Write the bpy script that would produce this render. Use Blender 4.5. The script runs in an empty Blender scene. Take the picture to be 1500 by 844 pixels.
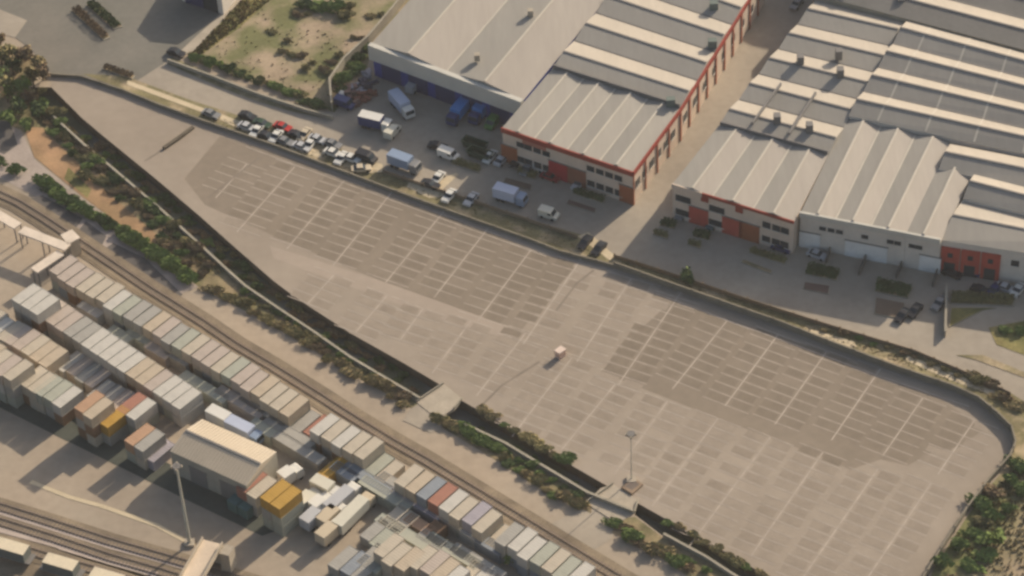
import bpy, math, random
from mathutils import Vector, Matrix, geometry
R = random.Random(7)
SC = bpy.context.scene
COL = SC.collection

# ------------------------------------------------------------------ camera
FPX, TH, ROLL, DIST = 4200.0, math.radians(43), math.radians(3), 583.0
CAM = Vector((0, -DIST*math.cos(TH), DIST*math.sin(TH)))
cd = bpy.data.cameras.new('camera'); cam = bpy.data.objects.new('camera', cd); COL.objects.link(cam)
cd.sensor_width = 36; cd.lens = FPX/1500*36; cd.clip_start = 1; cd.clip_end = 20000
cam.matrix_world = Matrix.Translation(CAM) @ Matrix.Rotation(math.pi/2-TH, 4, 'X') @ Matrix.Rotation(-ROLL, 4, 'Z')
SC.camera = cam
def G(px, py, z=0.0):                      # where the sight line through a spot meets the height z
    x, y = px-750, py-422
    c, s = math.cos(ROLL), math.sin(ROLL)
    x, y = c*x-s*y, s*x+c*y
    d = Vector((x, FPX*math.cos(TH)-y*math.sin(TH), -FPX*math.sin(TH)-y*math.cos(TH)))
    t = (z-CAM.z)/d.z
    return CAM + d*t
# ------------------------------------------------------------------ light
SUN_EL = math.radians(26)
_a, _b = G(950, 300), G(850, 379)
SH = (_b-_a); SH.z = 0; SH.normalize()     # shadows fall this way
w = bpy.data.worlds.new('World'); SC.world = w; w.use_nodes = True
nt = w.node_tree; bg = nt.nodes['Background']
sky = nt.nodes.new('ShaderNodeTexSky'); sky.sky_type = 'NISHITA'; sky.sun_disc = False
sky.sun_elevation = SUN_EL; sky.sun_rotation = math.atan2(-SH.x, -SH.y)
sky.air_density = 1.0; sky.dust_density = 3.5; sky.ozone_density = 1.0
nt.links.new(sky.outputs[0], bg.inputs[0]); bg.inputs[1].default_value = 0.095
sl = bpy.data.lights.new('sun', 'SUN'); sl.energy = 4.3; sl.angle = math.radians(0.9); sl.color = (1, .86, .68)
so = bpy.data.objects.new('sun', sl); COL.objects.link(so)
so.rotation_euler = Vector((SH.x*math.cos(SUN_EL), SH.y*math.cos(SUN_EL), -math.sin(SUN_EL))).to_track_quat('-Z', 'Y').to_euler()
so.location = (0, 0, 200)
HAZE = .00008
SC.view_settings.view_transform = 'Standard'; SC.view_settings.look = 'None'
SC.view_settings.exposure = 0.52; SC.view_settings.gamma = 1; SC.view_settings.use_curve_mapping = False
try: SC.cycles.pixel_filter_type = 'GAUSSIAN'; SC.cycles.filter_width = 3.2
except Exception: pass

# ------------------------------------------------------------------ materials
MATS = {}
def mat(name, col, rough=.85, amt=.12, scale=.25, fine=.06, metal=0, col2=None, c2scale=.08, c2thr=.5, c2soft=.12, stretch=None, bump=0):
    if name in MATS: return MATS[name]
    m = bpy.data.materials.new(name); m.use_nodes = True; t = m.node_tree; N = t.nodes; L = t.links
    b = N['Principled BSDF']; b.inputs['Roughness'].default_value = rough; b.inputs['Metallic'].default_value = metal
    b.inputs['Specular IOR Level'].default_value = .25
    tc = N.new('ShaderNodeTexCoord'); src = tc.outputs['Object']
    if stretch:
        mp = N.new('ShaderNodeMapping'); mp.inputs['Rotation'].default_value = (0, 0, stretch[0]); mp.inputs['Scale'].default_value = (stretch[1], stretch[2], 1)
        L.new(src, mp.inputs[0]); src = mp.outputs[0]
    def noise(sc, det):
        n = N.new('ShaderNodeTexNoise'); n.inputs['Scale'].default_value = sc; n.inputs['Detail'].default_value = det; L.new(src, n.inputs['Vector']); return n.outputs['Fac']
    base = N.new('ShaderNodeRGB'); base.outputs[0].default_value = (*col, 1); cur = base.outputs[0]
    if col2:
        r = N.new('ShaderNodeMapRange'); r.inputs[1].default_value = c2thr-c2soft; r.inputs[2].default_value = c2thr+c2soft; L.new(noise(c2scale, 5), r.inputs[0])
        mx = N.new('ShaderNodeMix'); mx.data_type = 'RGBA'; L.new(r.outputs[0], mx.inputs[0]); L.new(cur, mx.inputs[6]); mx.inputs[7].default_value = (*col2, 1); cur = mx.outputs[2]
    for sc, a in ((scale, amt), (scale*9, fine)):
        r = N.new('ShaderNodeMapRange'); r.inputs[1].default_value = .3; r.inputs[2].default_value = .7; r.inputs[3].default_value = 1-a; r.inputs[4].default_value = 1+a; r.clamp = False
        L.new(noise(sc, 4), r.inputs[0])
        mx = N.new('ShaderNodeVectorMath'); mx.operation = 'SCALE'; L.new(cur, mx.inputs[0]); L.new(r.outputs[0], mx.inputs['Scale']); cur = mx.outputs[0]
    L.new(cur, b.inputs['Base Color'])
    if bump:
        bp = N.new('ShaderNodeBump'); bp.inputs['Strength'].default_value = bump; bp.inputs['Distance'].default_value = .1; L.new(noise(scale*12, 3), bp.inputs['Height']); L.new(bp.outputs[0], b.inputs['Normal'])
    MATS[name] = m; return m

def plain(name, col, rough=.6, metal=0): return mat(name, col, rough, .05, .8, .04, metal)

UA = math.radians(58)
M_ground = mat('sandy_ground', (.36, .29, .215), .95, .13, .06, .07, col2=(.30, .25, .19), c2scale=.03)
M_lot = mat('lot_concrete', (.315, .264, .21), .9, .07, .05, .05, col2=(.28, .232, .182), c2scale=.03)
M_lotd = mat('lot_concrete_old', (.212, .173, .131), .92, .08, .06, .06, col2=(.228, .187, .144), c2scale=.05)
M_stall = [mat('stall_stain_'+k, c, .92, .08, .4, .08) for k, c in (('a', (.262, .217, .17)), ('b', (.278, .231, .182)), ('c', (.245, .202, .157)), ('d', (.192, .156, .117)), ('e', (.2, .163, .123)))]
M_line = mat('worn_paint', (.40, .34, .28), .8, .2, .5, .1)
M_yard = mat('yard_concrete', (.33, .285, .225), .92, .1, .07, .06, col2=(.29, .25, .2), c2scale=.05)
M_asph_shade = mat('asphalt', (.16, .153, .13), .93, .12, .08, .06, col2=(.17, .155, .13), c2scale=.04)  # asphalt, kept darker to paint in an off-frame building's shadow
M_asphd = mat('dark_asphalt', (.105, .095, .088), .93, .12, .15, .06)
M_soil = mat('orange_soil', (.36, .22, .12), .98, .16, .2, .12, col2=(.26, .17, .09), c2scale=.12)
M_field = mat('vacant_field', (.33, .255, .175), .98, .12, .12, .12, col2=(.15, .15, .065), c2scale=.11, c2thr=.48, c2soft=.1)
M_verge = mat('dry_verge', (.19, .165, .085), .98, .25, .25, .2, col2=(.34, .27, .17), c2scale=.16, c2thr=.56, c2soft=.06)
M_grass = mat('rough_grass', (.13, .13, .045), .98, .25, .2, .2, col2=(.24, .2, .08), c2scale=.12)
M_bank = mat('bank_scrub', (.17, .15, .075), .98, .3, .25, .2, col2=(.27, .2, .12), c2scale=.15)
M_sand = mat('pale_gravel', (.52, .43, .29), .95, .1, .3, .08)
M_ball = mat('ballast', (.17, .135, .095), .97, .15, .3, .15, col2=(.24, .19, .13), c2scale=.1)
M_sleep = mat('sleeper', (.16, .13, .11), .9)
M_rail = mat('rail_steel', (.27, .21, .17), .6, .1, .5, .1, .2)
M_conc = mat('concrete', (.37, .32, .25), .9, .12, .3, .08)
M_wallc = mat('old_wall_concrete', (.30, .27, .21), .92, .15, .3, .1)
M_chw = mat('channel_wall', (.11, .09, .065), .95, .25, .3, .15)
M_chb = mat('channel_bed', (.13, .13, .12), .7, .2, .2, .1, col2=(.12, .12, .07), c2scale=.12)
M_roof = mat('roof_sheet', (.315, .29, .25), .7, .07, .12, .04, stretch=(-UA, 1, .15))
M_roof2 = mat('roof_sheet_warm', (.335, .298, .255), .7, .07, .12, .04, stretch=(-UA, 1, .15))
M_roof_dull_shade = mat('roof_sheet_dull_shade', (.29, .27, .235), .7, .08, .12, .04, stretch=(-UA, 1, .15))  # dull sheet, also painting shade into the camera-facing slopes
M_roof_lit = mat('roof_sheet_lit', (.42, .37, .30), .6, .07, .12, .04, stretch=(-UA, 1, .15))  # paler copy that paints sunlight onto the back slopes
M_roofg = mat('roof_sheet_grey', (.22, .205, .18), .75, .08, .12, .05)
M_rlight = mat('roof_skylight_strip', (.46, .42, .35), .5, .06, .3, .04)
M_cream = mat('cream_wall', (.58, .47, .37), .85, .08, .3, .06)
M_white = mat('white_wall', (.58, .53, .46), .85, .08, .3, .06)
M_greyp = mat('pale_grey_panel', (.50, .48, .42), .7, .06, .3, .04)
M_blue = mat('blue_wall', (.025, .045, .24), .6, .1, .3, .05)
M_red = mat('red_trim', (.26, .045, .03), .6, .1, .3, .05)
M_crim = mat('crimson_door', (.36, .02, .03), .6, .08, .5, .05)
M_rust = mat('rust_door', (.28, .09, .04), .7, .1, .5, .05)
M_reds = mat('red_wall', (.40, .07, .05), .7, .1, .4, .05)
M_gutter = plain('gutter', (.17, .16, .15))
M_glass = plain('dark_glass', (.03, .04, .05), .15)
M_black = plain('rubber', (.02, .02, .02), .9)
M_trunk = mat('bark', (.12, .085, .055), .95)
LEAF = {k: mat('leaf_'+k, c, .8, .3, .9, .2) for k, c in dict(green=(.12, .165, .045), dark=(.06, .085, .03), olive=(.16, .145, .06), dry=(.25, .19, .09), brown=(.17, .115, .065), bright=(.16, .22, .055), yellow=(.30, .24, .10)).items()}
CC = dict(c=('cream', (.46, .40, .31)), w=('off-white', (.50, .47, .41)), g=('grey', (.34, .32, .28)), p=('pinkish beige', (.43, .36, .30)), s=('pale green', (.36, .36, .29)),
          k=('tan', (.45, .37, .27)), y=('yellow', (.42, .25, .05)), o=('orange', (.42, .26, .16)), r=('rust red', (.34, .16, .11)), b=('slate blue', (.24, .26, .28)),
          t=('teal', (.09, .16, .15)), l=('lavender grey', (.34, .31, .33)), d=('dark', (.06, .06, .06)), n=('brown', (.24, .14, .08)))
CM = {k: mat('paint_container_'+v[0].replace(' ', '_').replace('-', '_'), v[1], .6, .12, .35, .08, col2=tuple(x*.72+.03 for x in v[1]), c2scale=.35, c2thr=.62, c2soft=.1) for k, v in CC.items()}

# ------------------------------------------------------------------ mesh helper
class MB:
    def __init__(s): s.v = []; s.f = []; s.m = []
    def face(s, pts, m=0):
        i = len(s.v); s.v += [tuple(p) for p in pts]; s.f.append(tuple(range(i, i+len(pts)))); s.m.append(m)
    def box(s, o, ax, ay, x0, x1, y0, y1, z0, z1, m=0, mt=None):
        P = lambda x, y, z: (o.x+ax.x*x+ay.x*y, o.y+ax.y*x+ay.y*y, o.z+z)
        i = len(s.v); s.v += [P(x0, y0, z0), P(x1, y0, z0), P(x1, y1, z0), P(x0, y1, z0), P(x0, y0, z1), P(x1, y0, z1), P(x1, y1, z1), P(x0, y1, z1)]
        for f in ((3, 2, 1, 0), (4, 5, 6, 7), (0, 1, 5, 4), (1, 2, 6, 5), (2, 3, 7, 6), (3, 0, 4, 7)):
            s.f.append(tuple(i+k for k in f)); s.m.append(mt if (mt is not None and f == (4, 5, 6, 7)) else m)
        return s
    def prism(s, pts, z0, z1, m=0, mt=None):         # pts: xy list, any simple polygon
        n = len(pts); area = sum(pts[i][0]*pts[(i+1) % n][1]-pts[(i+1) % n][0]*pts[i][1] for i in range(n))
        if area < 0: pts = pts[::-1]
        i = len(s.v); s.v += [(p[0], p[1], z0) for p in pts]+[(p[0], p[1], z1) for p in pts]
        for k in range(n):
            s.f.append((i+k, i+(k+1) % n, i+n+(k+1) % n, i+n+k)); s.m.append(m)
        s.f.append(tuple(i+n+k for k in range(n))); s.m.append(m if mt is None else mt)
        s.f.append(tuple(i+k for k in range(n))[::-1]); s.m.append(m)
        return s
    def cyl(s, c, r0, r1, z0, z1, n=8, m=0, axis=None):
        i = len(s.v)
        for z, r in ((z0, r0), (z1, r1)):
            for k in range(n):
                a = 2*math.pi*k/n
                s.v.append((c.x+r*math.cos(a), c.y+r*math.sin(a), c.z+z))
        for k in range(n): s.f.append((i+k, i+(k+1) % n, i+n+(k+1) % n, i+n+k)); s.m.append(m)
        s.f.append(tuple(i+n+k for k in range(n))); s.m.append(m); s.f.append(tuple(i+k for k in range(n))[::-1]); s.m.append(m)
        return s
    def tube(s, a, b, r0, r1, n=6, m=0):
        d = (b-a).normalized(); x = d.orthogonal().normalized(); y = d.cross(x); i = len(s.v)
        for p, r in ((a, r0), (b, r1)):
            for k in range(n):
                t = 2*math.pi*k/n; s.v.append(tuple(p+x*(r*math.cos(t))+y*(r*math.sin(t))))
        for k in range(n): s.f.append((i+k, i+(k+1) % n, i+n+(k+1) % n, i+n+k)); s.m.append(m)
        s.f.append(tuple(i+n+k for k in range(n))); s.m.append(m); s.f.append(tuple(i+k for k in range(n))[::-1]); s.m.append(m)
        return s
    def wheel(s, c, d, r, wd, n=10, m=0):
        return s.tube(c-d*wd/2, c+d*wd/2, r, r, n, m)
    def mesh(s, name, mats):
        me = bpy.data.meshes.new(name); me.from_pydata(s.v, [], s.f)
        for k in (mats if isinstance(mats, (list, tuple)) else [mats]): me.materials.append(k)
        me.polygons.foreach_set('material_index', s.m); me.update(); return me
    def build(s, name, mats, parent=None):
        return link(name, s.mesh(name, mats), parent)
def link(name, me, parent=None):
    o = bpy.data.objects.new(name, me); COL.objects.link(o)
    if parent: o.parent = parent
    return o
def tag(o, label=None, cat=None, group=None, kind=None):
    if label: o['label'] = label
    if cat: o['category'] = cat
    if group: o['group'] = group
    if kind: o['kind'] = kind
    return o
def empty(name, loc=(0, 0, 0), rz=0):
    o = bpy.data.objects.new(name, None); COL.objects.link(o); o.location = loc; o.rotation_euler = (0, 0, rz); return o
X, Y, Z = Vector((1, 0, 0)), Vector((0, 1, 0)), Vector((0, 0, 1))
O0 = Vector((0, 0, 0))
def dirpx(a, b, z=0):
    d = G(*b, z)-G(*a, z); d.z = 0; return d.normalized()
def sheet(name, pts, z, m, kind='structure'):
    P = [G(x, y, z) for x, y in pts]; mb = MB()
    for t in geometry.tessellate_polygon([P]):
        q = [P[i] for i in t]
        if (q[1]-q[0]).cross(q[2]-q[0]).z < 0: q = q[::-1]
        mb.face(q)
    o = mb.build(name, m); tag(o, kind=kind); return o
def resample(pts, step, z=0):
    W = [G(x, y, z) for x, y in pts]; out = []; carry = 0
    for a, b in zip(W, W[1:]):
        L = (b-a).length; t = carry
        while t < L: out.append(a.lerp(b, t/L)); t += step
        carry = t-L
    return out
def band(mb, pts, wd, z, m=0, off=0):               # ribbon along a px polyline
    W = [G(x, y, 0) for x, y in pts]; L = []
    for i, p in enumerate(W):
        d = (W[min(i+1, len(W)-1)]-W[max(i-1, 0)]); d.z = 0; d.normalize(); n = Vector((-d.y, d.x, 0))
        L.append((p+n*(off+wd/2), p+n*(off-wd/2)))
    for (a, b), (c, d) in zip(L, L[1:]):
        mb.face([Vector((q.x, q.y, z)) for q in (b, d, c, a)], m)
def wallmesh(mb, pts, th, h, z0=0, m=0, mt=None):    # pts world, solid wall along polyline
    L = []
    for i, p in enumerate(pts):
        d = (pts[min(i+1, len(pts)-1)]-pts[max(i-1, 0)]); d.z = 0; d.normalize(); n = Vector((-d.y, d.x, 0))
        L.append((p+n*th/2, p-n*th/2))
    def at(p, z): return (p.x, p.y, z)
    for k, ((a, b), (c, d)) in enumerate(zip(L, L[1:])):
        mb.face([at(a, z0+h), at(b, z0+h), at(d, z0+h), at(c, z0+h)], m if mt is None else mt)
        mb.face([at(b, z0), at(d, z0), at(d, z0+h), at(b, z0+h)], m); mb.face([at(c, z0), at(a, z0), at(a, z0+h), at(c, z0+h)], m)
    for (a, b) in (L[0], L[-1]): mb.face([at(a, z0), at(b, z0), at(b, z0+h), at(a, z0+h)], m)

# ------------------------------------------------------------------ ground
CH_IN = [(75, 128), (120, 173), (152, 200), (184, 226), (227, 261), (293, 317), (347, 365), (400, 411), (433, 436), (513, 488), (593, 533), (647, 565), (673, 585), (713, 608), (740, 624), (820, 672), (900, 718), (932, 736), (980, 763), (1047, 800), (1113, 838), (1200, 890), (1300, 950)]
CH_OUT = [(40, 128), (53, 149), (88, 183), (133, 224), (165, 250), (240, 314), (293, 362), (333, 399), (360, 423), (407, 455), (460, 490), (513, 527), (567, 559), (615, 587), (640, 604), (680, 625), (740, 653), (793, 685), (860, 725), (927, 752), (972, 786), (1033, 819), (1073, 845), (1160, 900), (1260, 965)]
LOT_TOP = [(75, 112), (120, 115), (180, 135), (240, 159), (315, 186), (400, 215), (487, 248), (593, 288), (673, 317), (780, 355), (820, 371), (900, 392), (980, 421), (1140, 477), (1207, 504), (1313, 544), (1393, 571), (1433, 589), (1460, 611), (1481, 632), (1487, 654), (1479, 674), (1447, 710), (1415, 752), (1380, 806), (1361, 838), (1320, 900), (1300, 950)]
chan = [G(*p) for p in CH_IN] + [G(*p) for p in CH_OUT[::-1]]
outer = [Vector((-4000, -3000, 0)), Vector((4000, -3000, 0)), Vector((4000, 6000, 0)), Vector((-4000, 6000, 0))]
allp = outer+chan; mb = MB()
for t in geometry.tessellate_polygon([outer, chan]):
    q = [allp[i] for i in t]
    if (q[1]-q[0]).cross(q[2]-q[0]).z < 0: q = q[::-1]
    mb.face(q)
tag(mb.build('ground', M_ground), kind='structure')
CD = 2.3
mb = MB(); wi = [G(*p) for p in CH_IN]; wo = [G(*p) for p in CH_OUT]
D = Vector((0, 0, -CD))
for L in (wi, wo, [wi[0], wo[0]], [wi[-1], wo[-1]]):
    for a, b in zip(L, L[1:]): mb.face([a, b, b+D, a+D])
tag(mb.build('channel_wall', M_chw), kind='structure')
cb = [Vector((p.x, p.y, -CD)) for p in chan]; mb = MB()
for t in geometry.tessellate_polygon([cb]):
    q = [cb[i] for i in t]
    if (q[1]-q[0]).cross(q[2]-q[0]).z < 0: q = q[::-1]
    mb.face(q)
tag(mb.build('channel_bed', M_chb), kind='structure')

LOTP = LOT_TOP + CH_IN[::-1]
sheet('parking_lot', LOTP, .02, M_lot)
ZONES = [[(322, 200), (400, 222), (487, 254), (673, 324), (815, 379), (842, 392), (800, 440), (757, 492), (700, 473), (600, 428), (510, 392), (400, 345), (300, 300), (270, 262)],
    [(985, 440), (1140, 492), (1240, 527), (1310, 560), (1380, 585), (1440, 630), (1405, 655), (1370, 660), (1330, 682), (1290, 673), (1246, 688), (1200, 668), (1050, 612), (880, 545), (930, 490)]]
for _z in ZONES: sheet('old_paving', _z, .024, M_lotd)
sheet('paving_patch', [(395, 360), (560, 412), (745, 478), (735, 494), (650, 470), (480, 408), (400, 378)], .028, mat('lot_concrete_fresh', (.33, .272, .218), .9, .06, .05, .04))
YARD_LOW = [(201, 118), (280, 147), (349, 169), (430, 195), (520, 226), (562, 250), (620, 270), (700, 296), (776, 322), (856, 345), (896, 372), (960, 394), (1100, 440), (1207, 475), (1340, 515), (1420, 549), (1473, 571), (1520, 600), (1700, 720)]
sheet('yard', [(245, 90), (347, 133), (400, 152), (487, 165), (545, 70), (620, -60), (700, -160), (1900, -160), (1900, 700)] + YARD_LOW[::-1], .03, M_yard)
sheet('road', [(-160, -160), (480, -160), (345, 0), (270, 72), (245, 90), (201, 118), (120, 113), (75, 108), (45, 72), (22, 55), (0, 48), (-60, 30)], .05, M_asph_shade)  # grey sheet stands partly for cast shadow; its lower right edge is the shadow's edge
sheet('pavement', [(-60, -8), (0, 14), (40, 30), (22, 55), (0, 50), (-60, 32)], .07, M_yard)  # sunlit patch, painted as paler paving on the grey
sheet('kerb_strip', [(345, 0), (356, 0), (279, 79), (262, 77)], .09, M_conc)
sheet('field', [(356, 0), (430, -90), (700, -90), (600, 0), (545, 66), (538, 98), (490, 165), (433, 139), (373, 117), (307, 93), (279, 80)], .07, M_field)
sheet('grass_strip', [(355, -2), (420, -80), (460, -80), (398, -2), (352, 40), (296, 80), (280, 80)], .09, M_grass)
sheet('verge', LOT_TOP[3:22] + [(1520, 680), (1700, 740)] + YARD_LOW[::-1] + [(190, 112), (120, 108), (180, 130)], .06, M_verge)
sheet('gravel_strip', [(187, 118), (240, 137), (302, 160), (300, 166), (240, 144), (186, 124)], .09, M_sand)
sheet('gravel_strip', [(316, 164), (352, 178), (400, 196), (440, 211), (474, 224), (470, 232), (430, 220), (350, 189), (316, 172)], .09, M_sand)
sheet('gravel_strip', [(520, 232), (560, 240), (562, 252), (540, 254), (515, 243)], .09, M_sand)
sheet('gravel_strip', [(600, 264), (625, 272), (668, 253), (672, 256), (650, 276), (652, 288), (628, 290), (596, 274)], .09, M_sand)
sheet('gravel_strip', [(1185, 482), (1250, 500), (1256, 508), (1240, 510), (1180, 490)], .09, M_sand)
sheet('gravel_strip', [(1330, 521), (1400, 548), (1460, 575), (1456, 580), (1390, 556), (1325, 527)], .09, M_sand)
sheet('gravel_strip', [(846, 346), (862, 340), (900, 374), (894, 382)], .09, M_sand)
sheet('verge', [(252, 84), (320, 113), (376, 136), (448, 160), (484, 168), (470, 172), (430, 164), (376, 148), (318, 126), (246, 94)], .09, M_verge)
sheet('grass_strip', [(1448, 480), (1500, 470), (1600, 460), (1600, 560), (1500, 520), (1460, 505)], .09, M_grass)
sheet('verge', [(1400, 520), (1440, 520), (1500, 545), (1600, 590), (1600, 600), (1500, 553), (1432, 528)], .11, M_verge)
# land right of the lot
sheet('bank', [(1495, 640), (1700, 660), (1700, 1000), (1320, 1000), (1366, 838), (1385, 806), (1420, 752), (1452, 710), (1485, 672)], .05, mat('pink_soil', (.36, .27, .19), .97, .12, .12, .1, col2=(.17, .17, .07), c2scale=.05, c2thr=.4))
# land between channel and railway
sheet('grass_strip', [(-60, 60), (30, 70), (60, 100), (42, 128), (88, 185), (165, 252), (293, 364), (360, 425), (330, 430), (290, 420), (232, 350), (150, 290), (100, 240), (30, 190), (-60, 150)], .03, M_bank)
sheet('bare_soil', [(35, 186), (62, 187), (100, 226), (160, 284), (232, 346), (226, 360), (180, 332), (120, 287), (50, 230)], .05, M_soil)
sheet('grass_strip', [(100, 245), (134, 278), (128, 290), (94, 262)], .07, M_grass)
sheet('path', [(-40, 170), (30, 190), (52, 235), (120, 290), (190, 342), (290, 420), (262, 432), (150, 360), (60, 292), (-40, 240)], .04, mat('path_concrete', (.33, .275, .235), .93, .12, .15, .08))
sheet('parking_bay', [(-10, 176), (14, 178), (26, 212), (6, 226), (-30, 210)], .07, M_asphd)
for q in ([(30, 296), (62, 286), (121, 320), (106, 342), (70, 322)], [(109, 345), (126, 324), (156, 346), (143, 372)], [(146, 370), (166, 356), (212, 378), (268, 432), (240, 440), (190, 404)]):
    sheet('parking_bay', q, .07, M_asphd)
sheet('grass_strip', [(300, 410), (345, 420), (407, 457), (513, 529), (567, 561), (612, 590), (606, 600), (560, 574), (470, 520), (380, 466), (320, 436)], .05, M_bank)
sheet('grass_strip', [(648, 608), (680, 622), (740, 655), (793, 688), (868, 732), (866, 752), (800, 722), (730, 676), (650, 628)], .05, M_bank)
sheet('grass_strip', [(905, 762), (930, 757), (972, 788), (1033, 821), (1110, 870), (1060, 880), (960, 812), (896, 780)], .05, M_bank)
# ------------------------------------------------------------------ lot markings
LINES = [((362, 240), (316, 290)), ((433, 243), (347, 340)), ((505, 264), (420, 365)), ((577, 278), (488, 389)), ((655, 304), (565, 414)), ((720, 328), (636, 436)),
         ((778, 366), (700, 470)), ((855, 374), (766, 505)), ((925, 408), (845, 530)), ((1000, 425), (905, 565)), ((1065, 470), (985, 570)), ((1140, 490), (1062, 595)), ((1212, 514), (1135, 622)), ((1290, 540), (1218, 645)), ((1352, 583), (1293, 668)), ((1428, 615), (1374, 695)),
         ((490, 402), (450, 446)), ((568, 432), (520, 488)), ((620, 452), (585, 500)), ((690, 470), (633, 547)), ((770, 488), (698, 580)), ((838, 524), (750, 640)), ((902, 562), (822, 660)), ((978, 588), (900, 695)), ((1052, 613), (955, 742)), ((1129, 640), (1010, 800)), ((1206, 662), (1100, 815)), ((1287, 686), (1168, 858)), ((1364, 708), (1262, 860))]
ZW = [[G(*p) for p in z] for z in ZONES]
def inside(p, P):
    c = False
    for a, b in zip(P, P[1:]+P[:1]):
        if (a.y > p.y) != (b.y > p.y) and p.x < (b.x-a.x)*(p.y-a.y)/(b.y-a.y)+a.x: c = not c
    return c
ml = MB(); ms = MB()
for li, (a, b) in enumerate(LINES):
    A, B = G(*a), G(*b); d = (B-A); L = d.length; d.normalize(); n = Vector((-d.y, d.x, 0))
    faint = li < 2
    def flat(x0, x1, y0, y1): ml.face([Vector((A.x, A.y, .038+.0003*li))+d*x+n*y for x, y in ((x0, y0), (x1, y0), (x1, y1), (x0, y1))])
    flat(0, L, -.12, .12)
    pitch = 2.5; k = int(L/pitch); 
    for j in range(k+1):
        t = j*pitch
        flat(t-.08, t+.08, -5.0, -.17); flat(t-.08, t+.08, .17, 5.0)
        if j == k: break
        for sgn in (-1, 1):
            r = R.random()
            if r < (.45 if faint else .12): continue
            x0 = t+.35+R.uniform(-.05, .1); x1 = t+pitch-.4+R.uniform(-.15, .1); y0 = .6+R.uniform(-.1, .2); y1 = 4.7+R.uniform(-.4, .2)
            o = Vector((A.x, A.y, 0)); c = R.choice([0, 0, 1, 1, 1, 2]) if not faint else 1
            if any(inside(o+d*((x0+x1)/2)+n*(sgn*2.6), z) for z in ZW): c = R.choice([3, 4, 4])
            zz = .030+.0003*(len(ms.f) % 17)+.0000007*len(ms.f)
            ms.face([o+d*x+n*(sgn*y)+Z*zz for x, y in ((x0, y0), (x1, y0), (x1, y1), (x0, y1))][::sgn], c)
tag(ml.build('painted_lines', M_line), kind='structure'); tag(ms.build('stall_stains', M_stall), kind='structure')
mb = MB(); band(mb, [(305, 290), (345, 258), (392, 222)], .5, .05); band(mb, [(212, 236), (240, 219)], .5, .05); band(mb, [(700, 600), (735, 565), (790, 530)], .5, .05); band(mb, [(815, 455), (845, 415), (870, 396)], .5, .05)
tag(mb.build('paving_groove', mat('groove', (.2, .165, .13))), kind='structure')
mb = MB(); band(mb, [(960, 430), (1100, 482), (1290, 552), (1420, 596)], .25, .054); band(mb, [(360, 215), (487, 262), (700, 340), (800, 376)], .2, .054)
tag(mb.build('painted_lines', M_line), kind='structure')

# ------------------------------------------------------------------ railway
TRK = [(-60, 258), (27, 298), (64, 321), (112, 353), (160, 385), (216, 423), (296, 473), (344, 506), (400, 539), (464, 579), (512, 610), (576, 649), (624, 676), (680, 710), (744, 749), (780, 771), (852, 815), (950, 874), (1040, 930)]
def track(pts, wd, label, bal=True):
    root = empty('railway_track', G(*pts[len(pts)//2]))
    tag(root, label, 'railway track')
    inv = Matrix.Translation(-root.location)
    def fin(mb, n, m):
        mb.v = [tuple(Vector(q)-root.location) for q in mb.v]; mb.build(n, m, root)
    if bal:
        mb = MB(); band(mb, pts, wd, .14); band(mb, pts, .6, .1, off=wd/2+.2); band(mb, pts, .6, .1, off=-wd/2-.2); fin(mb, 'ballast_bed', M_ball)
    mb = MB(); P = resample(pts, .75)
    for a, b in zip(P, P[1:]):
        d = b-a; d.z = 0
        if d.length < .1: continue
        d.normalize(); n = Vector((-d.y, d.x, 0)); mb.box(Vector((a.x, a.y, 0)), d, n, -.12, .12, -1.2, 1.2, .15, .22)
    fin(mb, 'sleepers', M_sleep)
    for s in (-1, 1):
        mb = MB(); W = [G(*p) for p in pts]; L = []
        for i, p in enumerate(W):
            d = (W[min(i+1, len(W)-1)]-W[max(i-1, 0)]); d.z = 0; d.normalize(); L.append(p+Vector((-d.y, d.x, 0))*s*.76)
        wallmesh(mb, L, .12, .16, .22); fin(mb, 'rail', M_rail)
track(TRK, 4.4, 'single railway track running diagonally past the long row of containers')
sheet('ballast_field', [(-60, 712), (20, 735), (90, 762), (160, 785), (230, 806), (290, 826), (420, 866), (560, 905), (300, 1000), (-200, 1000), (-200, 700)], .03, M_ball)
track([(-60, 727), (0, 743), (80, 768), (160, 794), (240, 817), (320, 840), (420, 870)], 3.4, 'uppermost of the parallel tracks in the bottom left corner')
track([(-60, 745), (0, 765), (80, 790), (160, 817), (240, 840), (340, 872)], 3.4, 'middle of the parallel tracks in the bottom left corner')
track([(-60, 776), (0, 795), (80, 819), (160, 842), (240, 868)], 3.4, 'lowest track in the bottom left corner, carrying the wagons')
mb = MB(); band(mb, [(-60, 733), (0, 752), (80, 777), (160, 802), (240, 824), (300, 842), (400, 872)], .8, .17); band(mb, [(-60, 757), (0, 777), (85, 800), (90, 803), (160, 824), (230, 843)], 1.2, .17)
tag(mb.build('walkway', mat('walkway_concrete', (.40, .33, .28))), kind='structure')
mb = MB(); band(mb, [(45, 706), (100, 728), (150, 742), (230, 770), (285, 800)], .9, .05); tag(mb.build('worn_path', M_sand), kind='structure')

sheet('service_lane', [(-60, 520), (0, 560), (110, 612), (200, 655), (300, 706), (430, 768), (384, 785), (277, 734), (200, 696), (70, 632), (0, 597), (-60, 568)], .05, mat('lane_asphalt', (.075, .08, .065), .93, .15, .1, .08))
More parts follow.
